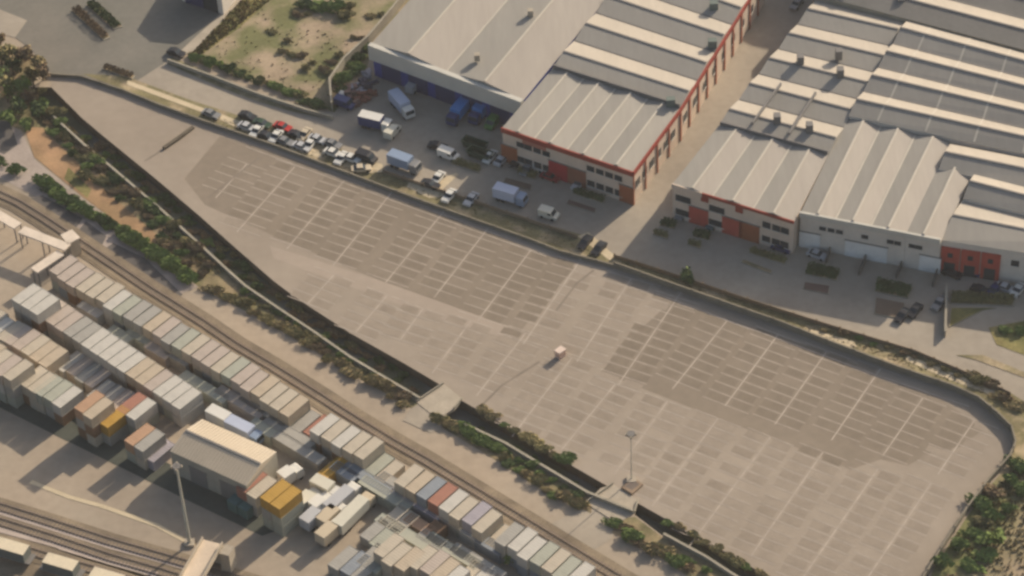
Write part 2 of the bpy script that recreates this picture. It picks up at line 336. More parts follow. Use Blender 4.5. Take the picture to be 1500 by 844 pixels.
# ------------------------------------------------------------------ walls and fences
def wallobj(name, pts, th, h, m, label, cat, mt=None, coping=True, group=None, step=None):
    W = [G(*p) for p in pts]; o0 = W[len(W)//2].copy(); o0.z = 0
    root = empty(name, o0); tag(root, label, cat, group)
    L = [p-o0 for p in W]
    mb = MB(); wallmesh(mb, L, th, h, 0); mb.build('panel' if step else 'wall_body', m, root)
    if coping: mb = MB(); wallmesh(mb, L, th+.16, .12, h+.002); mb.build('coping', mt or M_wallc, root)
    if step:
        for p in resample(pts, step)[:99]:
            MB().box(p-o0, X, Y, -.17, .17, -.17, .17, 0, h+.25).build('post', mt or M_conc, root)
    return root
wallobj('perimeter_wall', LOT_TOP[:12], .2, .75, mat('dark_wall', (.2, .175, .13), .92, .15, .3, .1), 'low dark wall along the upper left edge of the parking lot', 'wall', mt=mat('dark_wall', (.2, .175, .13)), step=6)
wallobj('perimeter_wall', LOT_TOP[11:], .2, 1.5, mat('dark_wall', (.2, .175, .13), .92, .15, .3, .1), 'dark wall edging the right half of the parking lot, curving round its corner', 'wall', mt=mat('dark_wall', (.2, .175, .13)), step=6)
wallobj('channel_parapet', CH_OUT[:14], .35, .8, M_wallc, 'low concrete parapet on the outer side of the channel, upper left part', 'parapet')
wallobj('channel_parapet', CH_OUT[15:20], .35, .8, M_wallc, 'low concrete parapet of the channel between the two crossings', 'parapet')
wallobj('channel_parapet', CH_OUT[20:], .35, .8, M_wallc, 'low concrete parapet of the channel at the bottom, past the second crossing', 'parapet')
wallobj('boundary_wall', [(487, 164), (484, 128), (505, 98), (540, 66), (575, 25), (610, -20)], .3, 2.6, M_wallc, 'concrete wall between the vacant field and the blue warehouse yard', 'wall')
wallobj('roadside_wall', [(246, 92), (320, 119), (376, 141), (448, 165), (488, 176)], .25, 1.0, M_wallc, 'low brown wall along the road below the vacant field', 'wall')
wallobj('yard_fence', [(562, 254), (620, 274), (700, 300), (776, 326), (846, 350)], .1, 1.0, mat('fence_mesh', (.2, .15, .1)), 'thin dark fence between the upper yards and the verge', 'fence', mt=mat('fence_mesh', (.2, .15, .1)), coping=False, step=5)
wallobj('yard_fence', [(900, 378), (960, 397), (1100, 444), (1207, 478), (1340, 518), (1420, 552), (1480, 580)], .1, 1.0, mat('fence_mesh', (.2, .15, .1)), 'thin brown fence along the lower edge of the right yards', 'fence', mt=mat('fence_mesh', (.2, .15, .1)), coping=False, step=5)
for a, b, t in (((1219, 358), (1210, 386), 'beside the silver car'), ((1274, 366), (1258, 404), 'below the pair of white doors'), ((1327, 374), (1313, 408), 'above the square planting bed'), ((1376, 390), (1366, 421), 'left of the red facade')):
    wallobj('divider_wall', [a, b], .3, 1.5, mat('divider_dark', (.12, .11, .095)), 'low dark dividing wall in the white warehouse yard, '+t, 'wall', coping=False)
wallobj('corner_wall', [(1386, 426), (1385, 460), (1384, 494)], .3, 1.6, M_wallc, 'grey wall at the right end of the shaded yard', 'wall')
wallobj('bed_wall', [(283, 188), (262, 204), (240, 219)], .8, .6, M_chw, 'short dark barrier across the top end of the parking lot', 'barrier', coping=False)
# crossings
def slab(name, pts, z0, z1, m, label, cat):
    P = [G(*p) for p in pts]; c = sum(P, Vector())/len(P); root = empty(name, c); tag(root, label, cat)
    MB().prism([(p.x-c.x, p.y-c.y) for p in P], z0, z1).build('deck', m, root); return root, c
for pts, lab in (([(610, 590), (636, 573), (650, 563), (677, 585), (665, 600), (640, 614)], 'concrete deck crossing the channel midway along the lot'), ([(858, 738), (880, 716), (898, 710), (935, 734), (929, 752), (905, 768)], 'concrete deck crossing the channel below the mast')):
    root, c = slab('channel_crossing', pts, -.5, .16, M_conc, lab, 'bridge')
    for a, b in ((pts[0], pts[2]), (pts[3], pts[4])):
        mb = MB(); wallmesh(mb, [G(*a)-c, G(*b)-c], .2, .5, .16); mb.build('kerb', M_wallc, root)
# apron tracks
sheet('pavement', [(600, 600), (615, 590), (640, 612), (655, 605), (646, 628), (630, 634), (590, 616)], .07, M_yard)
sheet('pavement', [(800, 770), (862, 742), (905, 764), (895, 790), (860, 812)], .04, M_yard)

# ------------------------------------------------------------------ warehouses
def lerp2(P, s, t): return P[0].lerp(P[1], s).lerp(P[3].lerp(P[2], s), t)   # s along front, t to the back
def gable_roof(mb, P, axis, n, rise, ov=.35, thick=.25, mats=(0, 0)):
    # P: FL FR BR BL at eave height; faces with a closed rim
    def pt(s, t, z): q = lerp2(P, s, t); return Vector((q.x, q.y, q.z+z))
    for i in range(n):
        a, c, b = i/n, (i+(.5 if axis == 'u' else .5))/n, (i+1)/n
        if axis == 'u':
            mb.face([pt(a, 0, 0), pt(c, 0, rise), pt(c, 1, rise), pt(a, 1, 0)], mats[0]); mb.face([pt(c, 0, rise), pt(b, 0, 0), pt(b, 1, 0), pt(c, 1, rise)], mats[1])
            for t, fl in ((0, 1), (1, -1)): mb.face([pt(a, t, -.2), pt(b, t, -.2), pt(b, t, 0), pt(c, t, rise), pt(a, t, 0)][::fl], mats[0])
        else:
            mb.face([pt(0, a, 0), pt(1, a, 0), pt(1, c, rise), pt(0, c, rise)], mats[0]); mb.face([pt(0, c, rise), pt(1, c, rise), pt(1, b, 0), pt(0, b, 0)], mats[1])
            for s, fl in ((0, -1), (1, 1)): mb.face([pt(s, a, -.2), pt(s, b, -.2), pt(s, b, 0), pt(s, c, rise), pt(s, a, 0)][::fl], mats[0])
def warehouse(name, secs, H, wallm, label, roofm, fascia=None, fh=.7, roof2=None):
    """secs: list of (quad px, axis, n, rise); walls drawn on the outline of every section"""
    base = G(*secs[0][0][0], H); base.z = 0
    root = empty(name, base); tag(root, label, 'warehouse')
    quads = []
    for k, (q, axis, n, rise) in enumerate(secs):
        P = [G(*p, H)-base for p in q]; quads.append(P)
        mb = MB(); gable_roof(mb, P, axis, n, rise, mats=((0, 0) if not roof2 else (1, 0))); rf = mb.build('roof', [roofm if axis == 'u' or roofm is not M_roof and roofm is not M_roof2 or name == 'x' else M_roof_lit, roof2 or roofm], root)  # cross-ridged roofs: sun on back slopes and shade on front ones painted in
        ridge = MB()
        for i in range(n):
            for tt, z, wd in (((i+(.5 if axis == 'u' else .5))/n, rise, .22), ((i)/n, .02, .18)):
                if i == 0 and z < .1: continue
                A, B = (lerp2(P, tt, 0), lerp2(P, tt, 1)) if axis == 'u' else (lerp2(P, 0, tt), lerp2(P, 1, tt))
                d = (B-A); L = d.length; d.normalize(); nn = Vector((-d.y, d.x, 0))
                ridge.box(Vector((A.x, A.y, A.z+z)), d, nn, .1, L-.1, -wd, wd, .01, .13)
        ridge.build('ridge_cap', M_rlight if axis == 'u' else M_gutter, rf)
        mb = MB(); ws = [Vector((p.x, p.y, 0)) for p in P]
        cen = sum(ws, Vector())/4; ws = [p.lerp(cen, .004) for p in ws]
        for a, b in zip(ws, ws[1:]+ws[:1]): mb.face([a, b, b+Z*(H-.02), a+Z*(H-.02)])
        mb.build('wall', wallm, root)
    return root, base, quads
def front(P): a, b = P[0].copy(), P[1].copy(); a.z = b.z = 0; d = b-a; L = d.length; d.normalize(); return a, d, L, Vector((d.y, -d.x, 0))
def facade_box(root, P, name, x0, x1, z0, z1, out, m, side=False, ret=False):
    a, b = (P[0], P[1]) if not side else (P[1], P[2])
    a = Vector((a.x, a.y, 0)); b = Vector((b.x, b.y, 0)); d = b-a; L = d.length; d.normalize(); n = Vector((d.y, -d.x, 0))
    mb = MB().box(a, d, n, x0*L, x1*L, .0, out, z0, z1); return mb.build(name, m, root)
def door(root, P, c, wd, h, m, side=False):
    a, b = (P[0], P[1]) if not side else (P[1], P[2]); L = (Vector((b.x-a.x, b.y-a.y, 0))).length
    f = facade_box(root, P, 'door', c-wd/2/L, c+wd/2/L, .05, h, .08, m, side)
    return facade_box(f, P, 'door_frame', c-(wd/2+.15)/L, c+(wd/2+.15)/L, h+.01, h+.25, .12, M_gutter, side)
def window(root, P, c, wd, z0, z1, side=False, m=None):
    a, b = (P[0], P[1]) if not side else (P[1], P[2]); L = (Vector((b.x-a.x, b.y-a.y, 0))).length
    w_ = facade_box(root, P, 'window', c-wd/2/L, c+wd/2/L, z0, z1, .05, M_glass, side)
    facade_box(w_, P, 'sill', c-(wd/2+.1)/L, c+(wd/2+.1)/L, z0-.12, z0-.005, .14, m or M_white, side)
H = 9.0
# blue warehouse
rt, bs, Q = warehouse('warehouse', [([(544, 64), (767, 147), (938, -62), (652, -59)], 'u', 2, 1.1)], H, M_blue, 'large warehouse with broad pale roof and deep blue front wall, beside the vacant field', M_roof2, roof2=M_roof_dull_shade)
P = Q[0]
facade_box(rt, P, 'fascia', -.003, 1.0, H-3.6, H+.35, 1.2, M_greyp)
for c in (.12, .3, .48, .66, .84): door(rt, P, c, 5, 4.6, mat('navy_door', (.02, .03, .10), .6))
for c, t in ((.62, .12), (.7, .5)):
    q = lerp2(P, c, t); MB().box(Vector((q.x, q.y, H)), X, Y, -.6, .6, -.6, .6, 1.0, 2.6).build('roof_vent', M_conc, rt)
# red-trimmed warehouse
rt, bs, Q = warehouse('warehouse', [([(735, 188), (927, 253), (996, 160), (809, 101)], 'u', 4, .5), ([(809, 101), (996, 160), (1122, -42), (965, -98)], 'v', 5, .95)], H, M_cream, 'red-trimmed warehouse left of the sunlit street, grey ribbed front roof', M_roof, roof2=M_roof_dull_shade)
P = Q[0]
facade_box(rt, P, 'fascia', -.002, 1.002, H-.9, H+.35, .35, M_red)
for p in Q: facade_box(rt, p, 'fascia', -.002, 1.0, H-.8, H+.3, .35, M_red, True)
for c, wd, m in ((.05, 4, M_rust), (.43, 4.6, M_crim), (.57, 4.6, mat('brown_door', (.25, .10, .06))), (.95, 3.4, M_rust)): door(rt, P, c, wd, 4.6, m)
for c in (.14, .2, .27, .34, .68, .75, .82, .89):
    window(rt, P, c, 1.8, 5.4, 6.8); window(rt, P, c, 1.8, 1.2, 2.8)
facade_box(rt, P, 'sign_board', .16, .34, 6.9, 7.9, .15, mat('faded_red', (.36, .15, .11)))
for k in range(6): window(rt, P, .1+.15*k, 2.0, 3.6, 5.6, True)
for k in range(9): window(rt, Q[1], .06+.11*k, 2.0, 3.6, 5.6, True)
for k in range(10): facade_box(rt, Q[1], 'pilaster', .001+.1*k, .012+.1*k, 0, H-.85, .2, mat('brick_red', (.36, .13, .08)), True)
for k in range(4): facade_box(rt, P, 'pilaster', .001+.25*k, .016+.25*k, 0, H-.85, .2, mat('brick_red', (.36, .13, .08)), True)
for s, t in ((.93, .0), (.96, .42), (.8, .65)):
    q = lerp2(Q[1], s, t); MB().box(Vector((q.x, q.y, H)), X, Y, -.9, .9, -.7, .7, .3, 2.2).build('roof_unit', mat('roof_unit_green', (.14, .17, .15)), rt)
# parapet step between front and rear roofs
q0, q1 = lerp2(P, 0, 1), lerp2(P, 1, 1); d = (q1-q0); L = d.length; d.normalize(); mb = MB().box(Vector((q0.x, q0.y, H)), d, Vector((-d.y, d.x, 0)), .2, L-.2, .1, .5, -.3, 1.1); mb.build('parapet', M_gutter, rt)
# middle warehouse
rt, bs, Q = warehouse('warehouse', [([(985, 270), (1163, 325), (1213, 228), (1053, 184)], 'u', 3, .55), ([(1053, 184), (1213, 228), (1327, 29), (1196, 0)], 'v', 5, .95)], H, M_cream, 'cream-fronted warehouse right of the sunlit street with red doors', M_roof2, roof2=M_roof_dull_shade)
P = Q[0]
facade_box(rt, P, 'fascia', .25, 1.002, H-.45, H+.3, .3, M_red); facade_box(rt, P, 'fascia', -.002, .248, H-.9, H+.3, .3, M_cream)
for c, wd, m in ((.22, 4.4, M_reds), (.5, 4.6, M_reds), (.64, 4.6, M_rust)): door(rt, P, c, wd, 4.6, m)
for c in (.27, .555): facade_box(rt, P, 'sign_board', c-.03, c+.03, 7.0, 8.5, .2, M_red)
for c in (.06, .12, .34, .4, .78, .86, .93): window(rt, P, c, 1.8, 5.0, 6.6); window(rt, P, c, 1.8, 1.2, 2.8)
q0, q1 = lerp2(P, 0, 1), lerp2(P, 1, 1); d = (q1-q0); L = d.length; d.normalize(); MB().box(Vector((q0.x, q0.y, H)), d, Vector((-d.y, d.x, 0)), .2, L-.2, .1, .5, -.3, 1.0).build('parapet', M_gutter, rt)
for s, t in ((.3, .52), (.6, .62), (.72, .5), (.45, .1), (.75, .1)):
    q = lerp2(Q[1], s, t); MB().box(Vector((q.x, q.y, H)), X, Y, -.7, .7, -.8, .8, .6, 2.9).build('roof_vent', M_gutter, rt)
for s in (.28, .62):
    A, B = lerp2(Q[1], s, .03), lerp2(Q[1], s, .33); d = B-A; L = d.length; d.normalize()
    MB().box(Vector((A.x, A.y, H+1.3)), d, Vector((-d.y, d.x, 0)), 0, L, -.2, .2, 0, .7).build('roof_duct', M_gutter, rt)
for k in range(0, 20): 
    pass
# white-fronted warehouse, rotated
rt, bs, Q = warehouse('warehouse', [([(1172, 313), (1327, 343), (1392, 210), (1240, 174)], 'u', 3, .8), ([(1327, 343), (1378, 353), (1425, 252), (1373, 246)], 'u', 1, .8)], H, M_white, 'white-fronted warehouse with four steep parallel roof ridges', M_roof2, roof2=M_roof_dull_shade)
for p, xx in ((Q[0], (-.004, 1.0)), (Q[1], (0, 1.0))): facade_box(rt, p, 'fascia', xx[0], xx[1], H-.6, H+.7, .5, M_greyp)
for c, k in ((.1, 0), (.54, 0), (.74, 0), (.75, 1)): door(rt, Q[k], c, 4.4, 4.2, mat('white_door', (.66, .66, .63), .5))
for c in (.22, .3, .38, .62, .86, .93): window(rt, Q[0], c, 1.4, 5.6, 6.6)
for c in (.2, .4): window(rt, Q[1], c, 1.4, 5.6, 6.6)
# big ridge-roofed hall
HE = 10.0
rt, bs, Q = warehouse('warehouse', [([(1243, 170), (1600, 247), (1625, 112), (1329, 30)], 'v', 4, 1.25)], HE, M_white, 'big hall at the right edge with bright cream ridged roof bands', M_roof_lit, roof2=M_roof_dull_shade)
for k in range(5):
    mb = MB(); s = .12+.2*k
    for i in range(4):
        A, B = lerp2(Q[0], s, (i+.02)/4), lerp2(Q[0], s, (i+.48)/4); C_ = lerp2(Q[0], s, (i+.98)/4)
        for a, b, za, zb in ((A, B, .1, 1.2), (B, C_, 1.2, .1)):
            d = (b-a); L = d.length; dd = Vector((d.x, d.y, 0)).normalized(); n = Vector((-dd.y, dd.x, 0))*.22
            a2 = a+Z*(za+.03); b2 = b+Z*(zb+.03); mb.face([a2+n, a2-n, b2-n, b2+n])
    mb.build('skylight', M_rlight, rt)
rt, bs, Q = warehouse('warehouse', [([(1375, 248), (1600, 298), (1600, 251), (1392, 211)], 'v', 1, 1.3), ([(1411, 290), (1600, 337), (1600, 300), (1428, 254)], 'v', 1, 1.3)], 9.5, M_white, 'stepped double roof behind the four-ridge warehouse at the right edge', M_roof_lit, roof2=M_roof_dull_shade)
rt, bs, Q = warehouse('warehouse', [([(1379, 352), (1600, 385), (1600, 339), (1411, 291)], 'v', 1, 1.2)], 8.5, M_white, 'low warehouse at the right edge with red-painted front bays', M_roof_lit, roof2=M_roof)
P = Q[0]
for k in range(3):
    x = .005+.135*k; f = facade_box(rt, P, 'red_bay', x, x+.128, .05, 7.0, .25, M_reds)
    facade_box(f, P, 'bay_opening', x+.025, x+.1, .05, 3.0, .3, M_glass); facade_box(f, P, 'bay_window', x+.045, x+.08, 4.4, 5.6, .3, M_glass)
for c in (.5, .6, .7): window(rt, P, c, 1.6, 4.5, 6)
rt, bs, Q = warehouse('warehouse', [([(1190, -9), (1625, 106), (1690, -10), (1262, -120)], 'v', 3, 1.3)], 10.5, M_wallc, 'grey-roofed hall across the top right corner', M_roof2, roof2=M_roofg)
for c, t in ((.1, .1), (.28, .15)):
    q = lerp2(Q[0], c, t); MB().box(Vector((q.x, q.y, 10.5)), X, Y, -.8, .8, -.8, .8, .3, 1.6).build('roof_vent', M_gutter, rt)
rt, bs, Q = warehouse('warehouse', [([(262, -34), (323, -14), (372, -72), (300, -95)], 'u', 1, 1.0)], 7, M_white, 'white-walled building corner at the top edge above the asphalt road', M_roof)
door(rt, Q[0], .3, 5, 4.2, mat('navy_door', (.02, .03, .10), .6)); door(rt, Q[0], .7, 4, 4.2, M_glass)
rt, bs, Q = warehouse('warehouse', [([(1165, -150), (1330, -98), (1362, -165), (1200, -222)], 'u', 1, 1.2)], 16, M_wallc, 'tall warehouse closing off the street beyond the top edge', M_roofg)
door(rt, Q[0], .5, 6, 5, M_gutter)
# gable shed in the container yard
rt, bs, Q = warehouse('shed', [([(249, 661), (361, 712), (405, 662), (296, 614)], 'v', 1, 1.3)], 6.2, mat('shed_wall', (.30, .28, .23)), 'gabled storage shed with ribbed cream roof among the containers', mat('shed_roof', (.5, .43, .33), .7, .06, .2, .04))
P = Q[0]; mb = MB()
for i in range(1, 26):
    s = i/26
    for a, b, za, zb in ((lerp2(P, s, .0), lerp2(P, s, .5), 0, 1.3), (lerp2(P, s, .5), lerp2(P, s, 1), 1.3, 0)):
        d = b-a; dd = Vector((d.x, d.y, 0)).normalized(); n = Vector((-dd.y, dd.x, 0))*.09
        a2, b2 = a+Z*(za+.1), b+Z*(zb+.1); mb.face([a2+n, a2-n, b2-n, b2+n]); mb.face([a2-n, a2-n-Z*.1, b2-n-Z*.1, b2-n]); mb.face([a2+n-Z*.1, a2+n, b2+n, b2+n-Z*.1])
mb.build('roof_rib', mat('shed_rib', (.44, .37, .28)), rt)
door(rt, P, .35, 4, 4.2, M_gutter); door(rt, P, .75, 4, 4.2, M_gutter)
# covered walkways in the upper left of the container yard
def walkway(a, b, wd, h, label):
    A, B = G(*a, h), G(*b, h); o = Vector((A.x, A.y, 0)); d = (B-A); L = d.length; d.normalize(); n = Vector((-d.y, d.x, 0))
    root = empty('covered_walkway', o); tag(root, label, 'covered walkway')
    MB().box(O0, d, n, 0, L, -wd/2, wd/2, h-.35, h).build('roof', mat('walkway_roof', (.62, .53, .43)), root)
    k = max(2, int(L/4))
    for i in range(k+1):
        for s in (-1, 1): MB().box(d*(.2+(L-.4)*i/k)+n*s*(wd/2-.25), d, n, -.1, .1, -.1, .1, 0, h-.351).build('post', M_gutter, root)
walkway((-30, 298), (26, 331), 2.2, 4.2, 'cream walkway roof running in from the left edge')
walkway((31, 336), (99, 362), 2.2, 4.6, 'cream walkway roof just below the railway')
walkway((89, 370), (50, 396), 2.2, 4.2, 'cream walkway roof turning down from the corner post house')
r_, c_ = slab('post_house', [(95, 368), (110, 362), (120, 372), (104, 380)], 0, 4.4, M_conc, 'small cream hut where two walkway roofs meet', 'hut')
MB().prism([(p.x-c_.x, p.y-c_.y) for p in [G(*q) for q in [(93, 368), (110, 360), (122, 372), (104, 382)]]], 4.402, 4.6).build('roof', mat('walkway_roof', (.62, .53, .43)), r_)
# overbridge at the bottom
A, B = G(312, 794, 5), G(262, 880, 5); d = (B-A); L = d.length; d.normalize(); n = Vector((-d.y, d.x, 0)); o = Vector((A.x, A.y, 0))
rt = empty('footbridge', o); tag(rt, 'pale concrete footbridge rising over the tracks at the bottom edge', 'bridge')
MB().box(O0, d, n, 0, L, -2.0, 2.0, 4.6, 5.0).build('deck', mat('bridge_concrete', (.60, .49, .37)), rt)
for s in (-1, 1): MB().box(O0, d, n, 0, L, s*2.0-.1, s*2.0+.1, 5.001, 5.9).build('railing', M_conc, rt)
for t in (.4, L*.5, L-1): MB().box(d*t, d, n, -.3, .3, -1.5, 1.5, 0, 4.59).build('pier', M_conc, rt)
MB().box(n*0, n, d, 2.2, 4.2, -.2, 2.2, 0, 5.0).build('stair_tower', M_conc, rt)

# ------------------------------------------------------------------ shipping containers
CMESH = {}
def cont_meshes(L, ck):
    if (L, ck) in CMESH: return CMESH[(L, ck)]
    W_, Hh = 2.44, 2.58; mb = MB(); m = CM[ck]
    # corrugated long sides (local x = width, y = length)
    n = int(L/.55)
    for s in (-1, 1):
        pts = []
        for i in range(n):
            y = -L/2+.1+(L-.2)*i/n; q = (L-.2)/n
            pts += [(s*(W_/2-.02), y), (s*(W_/2-.02), y+q*.45), (s*(W_/2-.09), y+q*.55), (s*(W_/2-.09), y+q*.9)]
        pts.append((s*(W_/2-.02), L/2-.1))
        for (x0, y0), (x1, y1) in zip(pts, pts[1:]):
            f = [(x0, y0, .15), (x1, y1, .15), (x1, y1, Hh-.1), (x0, y0, Hh-.1)]; mb.face(f if s > 0 else f[::-1])
    # roof ribs
    k = int(L/.6)
    for i in range(k):
        y0 = -L/2+.1+(L-.2)*i/k; q = (L-.2)/k
        mb.face([(-W_/2+.1, y0, Hh-.05), (W_/2-.1, y0, Hh-.05), (W_/2-.1, y0+q*.6, Hh-.05), (-W_/2+.1, y0+q*.6, Hh-.05)])
        mb.face([(-W_/2+.1, y0+q*.6, Hh-.05), (W_/2-.1, y0+q*.6, Hh-.05), (W_/2-.1, y0+q*.8, Hh-.09), (-W_/2+.1, y0+q*.8, Hh-.09)])
        mb.face([(-W_/2+.1, y0+q*.8, Hh-.09), (W_/2-.1, y0+q*.8, Hh-.09), (W_/2-.1, y0+q, Hh-.05), (-W_/2+.1, y0+q, Hh-.05)])
    for s in (-1, 1):
        mb.box(O0, X, Y, s*W_/2-(.1 if s > 0 else 0), s*W_/2+(0 if s > 0 else .1), -L/2, L/2, Hh-.12, Hh-.02); mb.box(O0, X, Y, s*W_/2-(.1 if s > 0 else 0), s*W_/2+(0 if s > 0 else .1), -L/2, L/2, 0, .16)
        for t in (-1, 1): mb.box(O0, X, Y, s*W_/2-(.15 if s > 0 else -.0), s*W_/2+(0 if s > 0 else .15), t*L/2-(.15 if t > 0 else 0), t*L/2+(0 if t > 0 else .15), 0, Hh)
    for t in (-1, 1): mb.box(O0, X, Y, -W_/2+.15, W_/2-.15, t*(L/2-.07)-.05, t*(L/2-.07)+.05, .02, Hh-.03)
    body = mb.mesh('container', m)
    dm = MB().box(O0, X, Y, 0, 1.04, -.05, 0, .14, Hh-.2)
    for x in (.25, .75): dm.box(O0, X, Y, x-.03, x+.03, -.1, -.052, .1, Hh-.15)
    dmm = dm.mesh('door', mat('door_'+ck, tuple(x*.9 for x in CC[ck][1]), .6))
    CMESH[(L, ck)] = (body, dmm); return CMESH[(L, ck)]
NCONT = 0
def container(p, rz, ck, label, group, L=6.06, doors=True):
    global NCONT; NCONT += 1
    b, d = cont_meshes(L, ck); o = link('container', b); o.location = p; o.rotation_euler = (0, 0, rz)
    tag(o, label, 'shipping container', group)
    if doors:
        for x in (-1.06, .02):
            q = link('door', d, o); q.location = (x, -L/2-.02, 0)
    return o
ORD = 'first second third fourth fifth sixth seventh eighth ninth tenth eleventh twelfth thirteenth fourteenth fifteenth sixteenth seventeenth eighteenth nineteenth twentieth'.split()
def ordw(i):
    if i < 20: return ORD[i]
    t, u = divmod(i+1, 10); tens = {2: 'twenty', 3: 'thirty', 4: 'forty', 5: 'fifty'}[t]
    return (tens+'-'+ORD[u-1]) if u else {3: 'thirtieth', 4: 'fortieth', 5: 'fiftieth'}[t]
CROW = dirpx((92, 389), (848, 842))
def row(a, b, levels, pattern, where, group, pitch=2.62, L=6.06, jit=.4):
    zt = levels*2.59 if isinstance(levels, int) else max(levels)*2.59
    A, B = G(*a, zt), G(*b, zt); A.z = B.z = 0; d = B-A; Ln = d.length; d.normalize(); n = max(1, int(round(Ln/pitch))) if len(pattern) > 1 else 0
    if Ln < 14: d = CROW.copy(); Ln = max(1, n)*2.6
    rz = math.atan2(d.y, d.x)
    nrm = Vector((-d.y, d.x, 0))
    for i in range(n+1):
        ck = pattern[min(len(pattern)-1, int(i*len(pattern)/(n+1)))] if len(pattern) != n+1 else pattern[i]
        lv = levels if isinstance(levels, int) else levels[min(len(levels)-1, int(i*len(levels)/(n+1)))]
        if ck == '-': continue
        off = R.uniform(-jit, jit)
        for l in range(lv):
            c2 = ck if l == lv-1 else R.choice('gsbgsnwc')
            lay = ('' if lv == 1 else ('top' if l == lv-1 else ('bottom' if l == 0 else 'middle')))
            lab = f"{CC[c2][0]} container, {lay+' layer, ' if lay else ''}{ordw(i)} along {where}"
            container(A+d*(i*Ln/max(1, n))+nrm*off+Z*(l*2.6), rz+R.uniform(-.02, .02), c2, lab, group, L)
# the long row beside the railway
_pat = [R.choice('cpcgkcwscwg') for _ in range(58)]
for _x, _c in ((100, 'p'), (112, 'p'), (126, 'p'), (140, 'c'), (190, 's'), (260, 'p'), (320, 'p'), (470, 'r'), (484, 'w'), (560, 'c'), (596, 'p'), (616, 'k'), (636, 'b'), (650, 'b'), (662, 'r'), (677, 'w'), (692, 'l'), (704, 'l'), (718, 'c')): _pat[int((_x-92)/756*58)] = _c
_pat[int((590-92)/756*58)] = '-'
row((92, 389), (848, 842), [2]*14+[1, 2, 2, 2, 1, 2, 2, 2, 2, 2, 1, 2, 2, 2, 2], ''.join(_pat), 'the row beside the track', 'containers in the long row beside the railway', pitch=2.72)
row((76, 453), (273, 583), 2, 'pppggwwwwwkkpwww', 'the long pale row', 'containers in the long pale row left of the railway', pitch=2.66, jit=.05)
row((39, 430), (62, 441), 3, 'ww', 'the tall white stack', 'containers in the tall white stack', jit=0)
row((-12, 470), (12, 482), 2, 'cwc', 'the stack at the left edge', 'containers at the left edge')
row((27, 488), (79, 513), 2, 'ppckk', 'the short row near the left edge', 'containers in the left clusters')
row((-14, 517), (28, 537), 3, 'kcpcc', 'the tall stack at the left edge', 'containers in the left clusters')
row((48, 552), (56, 556), 2, 'cc', 'the tan pair above the road', 'containers in the left clusters')
row((70, 565), (106, 578), 2, 'ssw', 'the greenish trio above the road', 'containers in the left clusters')
row((131, 588), (149, 597), 3, 'okc', 'the tan stack above the road', 'containers in the left clusters')
row((104, 528), (134, 553), 1, 'wpgp', 'the short lower row', 'containers in the left clusters')
row((150, 570), (172, 584), 1, 'ggp', 'the grey row above the yellow container', 'containers in the left clusters')
row((168, 610), (169, 611), 2, 'y', 'the yellow stack left of the red one', 'coloured containers above the shaded road', jit=0)
row((193, 590), (211, 600), 2, 'rw', 'the red and white pair', 'coloured containers above the shaded road', jit=0)
row((205, 636), (222, 646), 2, 'og', 'the pair below the red and white one', 'coloured containers above the shaded road', jit=0)
row((234, 660), (236, 661), 1, 'l', 'the lavender spot at the shed corner', 'coloured containers above the shaded road', jit=0)
row((369, 704), (388, 712), 2, 'rc', 'the pair right of the shed', 'containers right of the gabled shed', jit=0)
row((404, 719), (420, 727), 3, 'yy', 'the tall yellow stack', 'containers right of the gabled shed', jit=0)
row((356, 722), (372, 732), 1, 'tt', 'the teal pair under the shed corner', 'containers right of the gabled shed')
row((490, 682), (491, 683), 1, 'y', 'the lone yellow stack', 'containers in the middle clusters')
row((568, 800), (612, 817), 2, 'cckc', 'the cream row at the bottom', 'containers in the bottom rows')
row((620, 815), (662, 840), 2, 'cpkw', 'the lower cream row at the bottom', 'containers in the bottom rows')
row((688, 838), (720, 856), 1, 'cwp', 'the last row at the bottom edge', 'containers in the bottom rows')
row((545, 812), (568, 824), 1, 'gsb', 'the shaded grey row at the bottom', 'containers in the bottom rows')
row((548, 776), (562, 784), 1, 'gs', 'the grey pair below the trucks', 'containers in the middle clusters')
row((576, 757), (590, 766), 1, 'cc', 'the cream pair below the trucks', 'containers in the middle clusters')
row((505, 815), (540, 834), 1, 'gbg', 'the dark row by the bottom road', 'containers in the bottom rows')
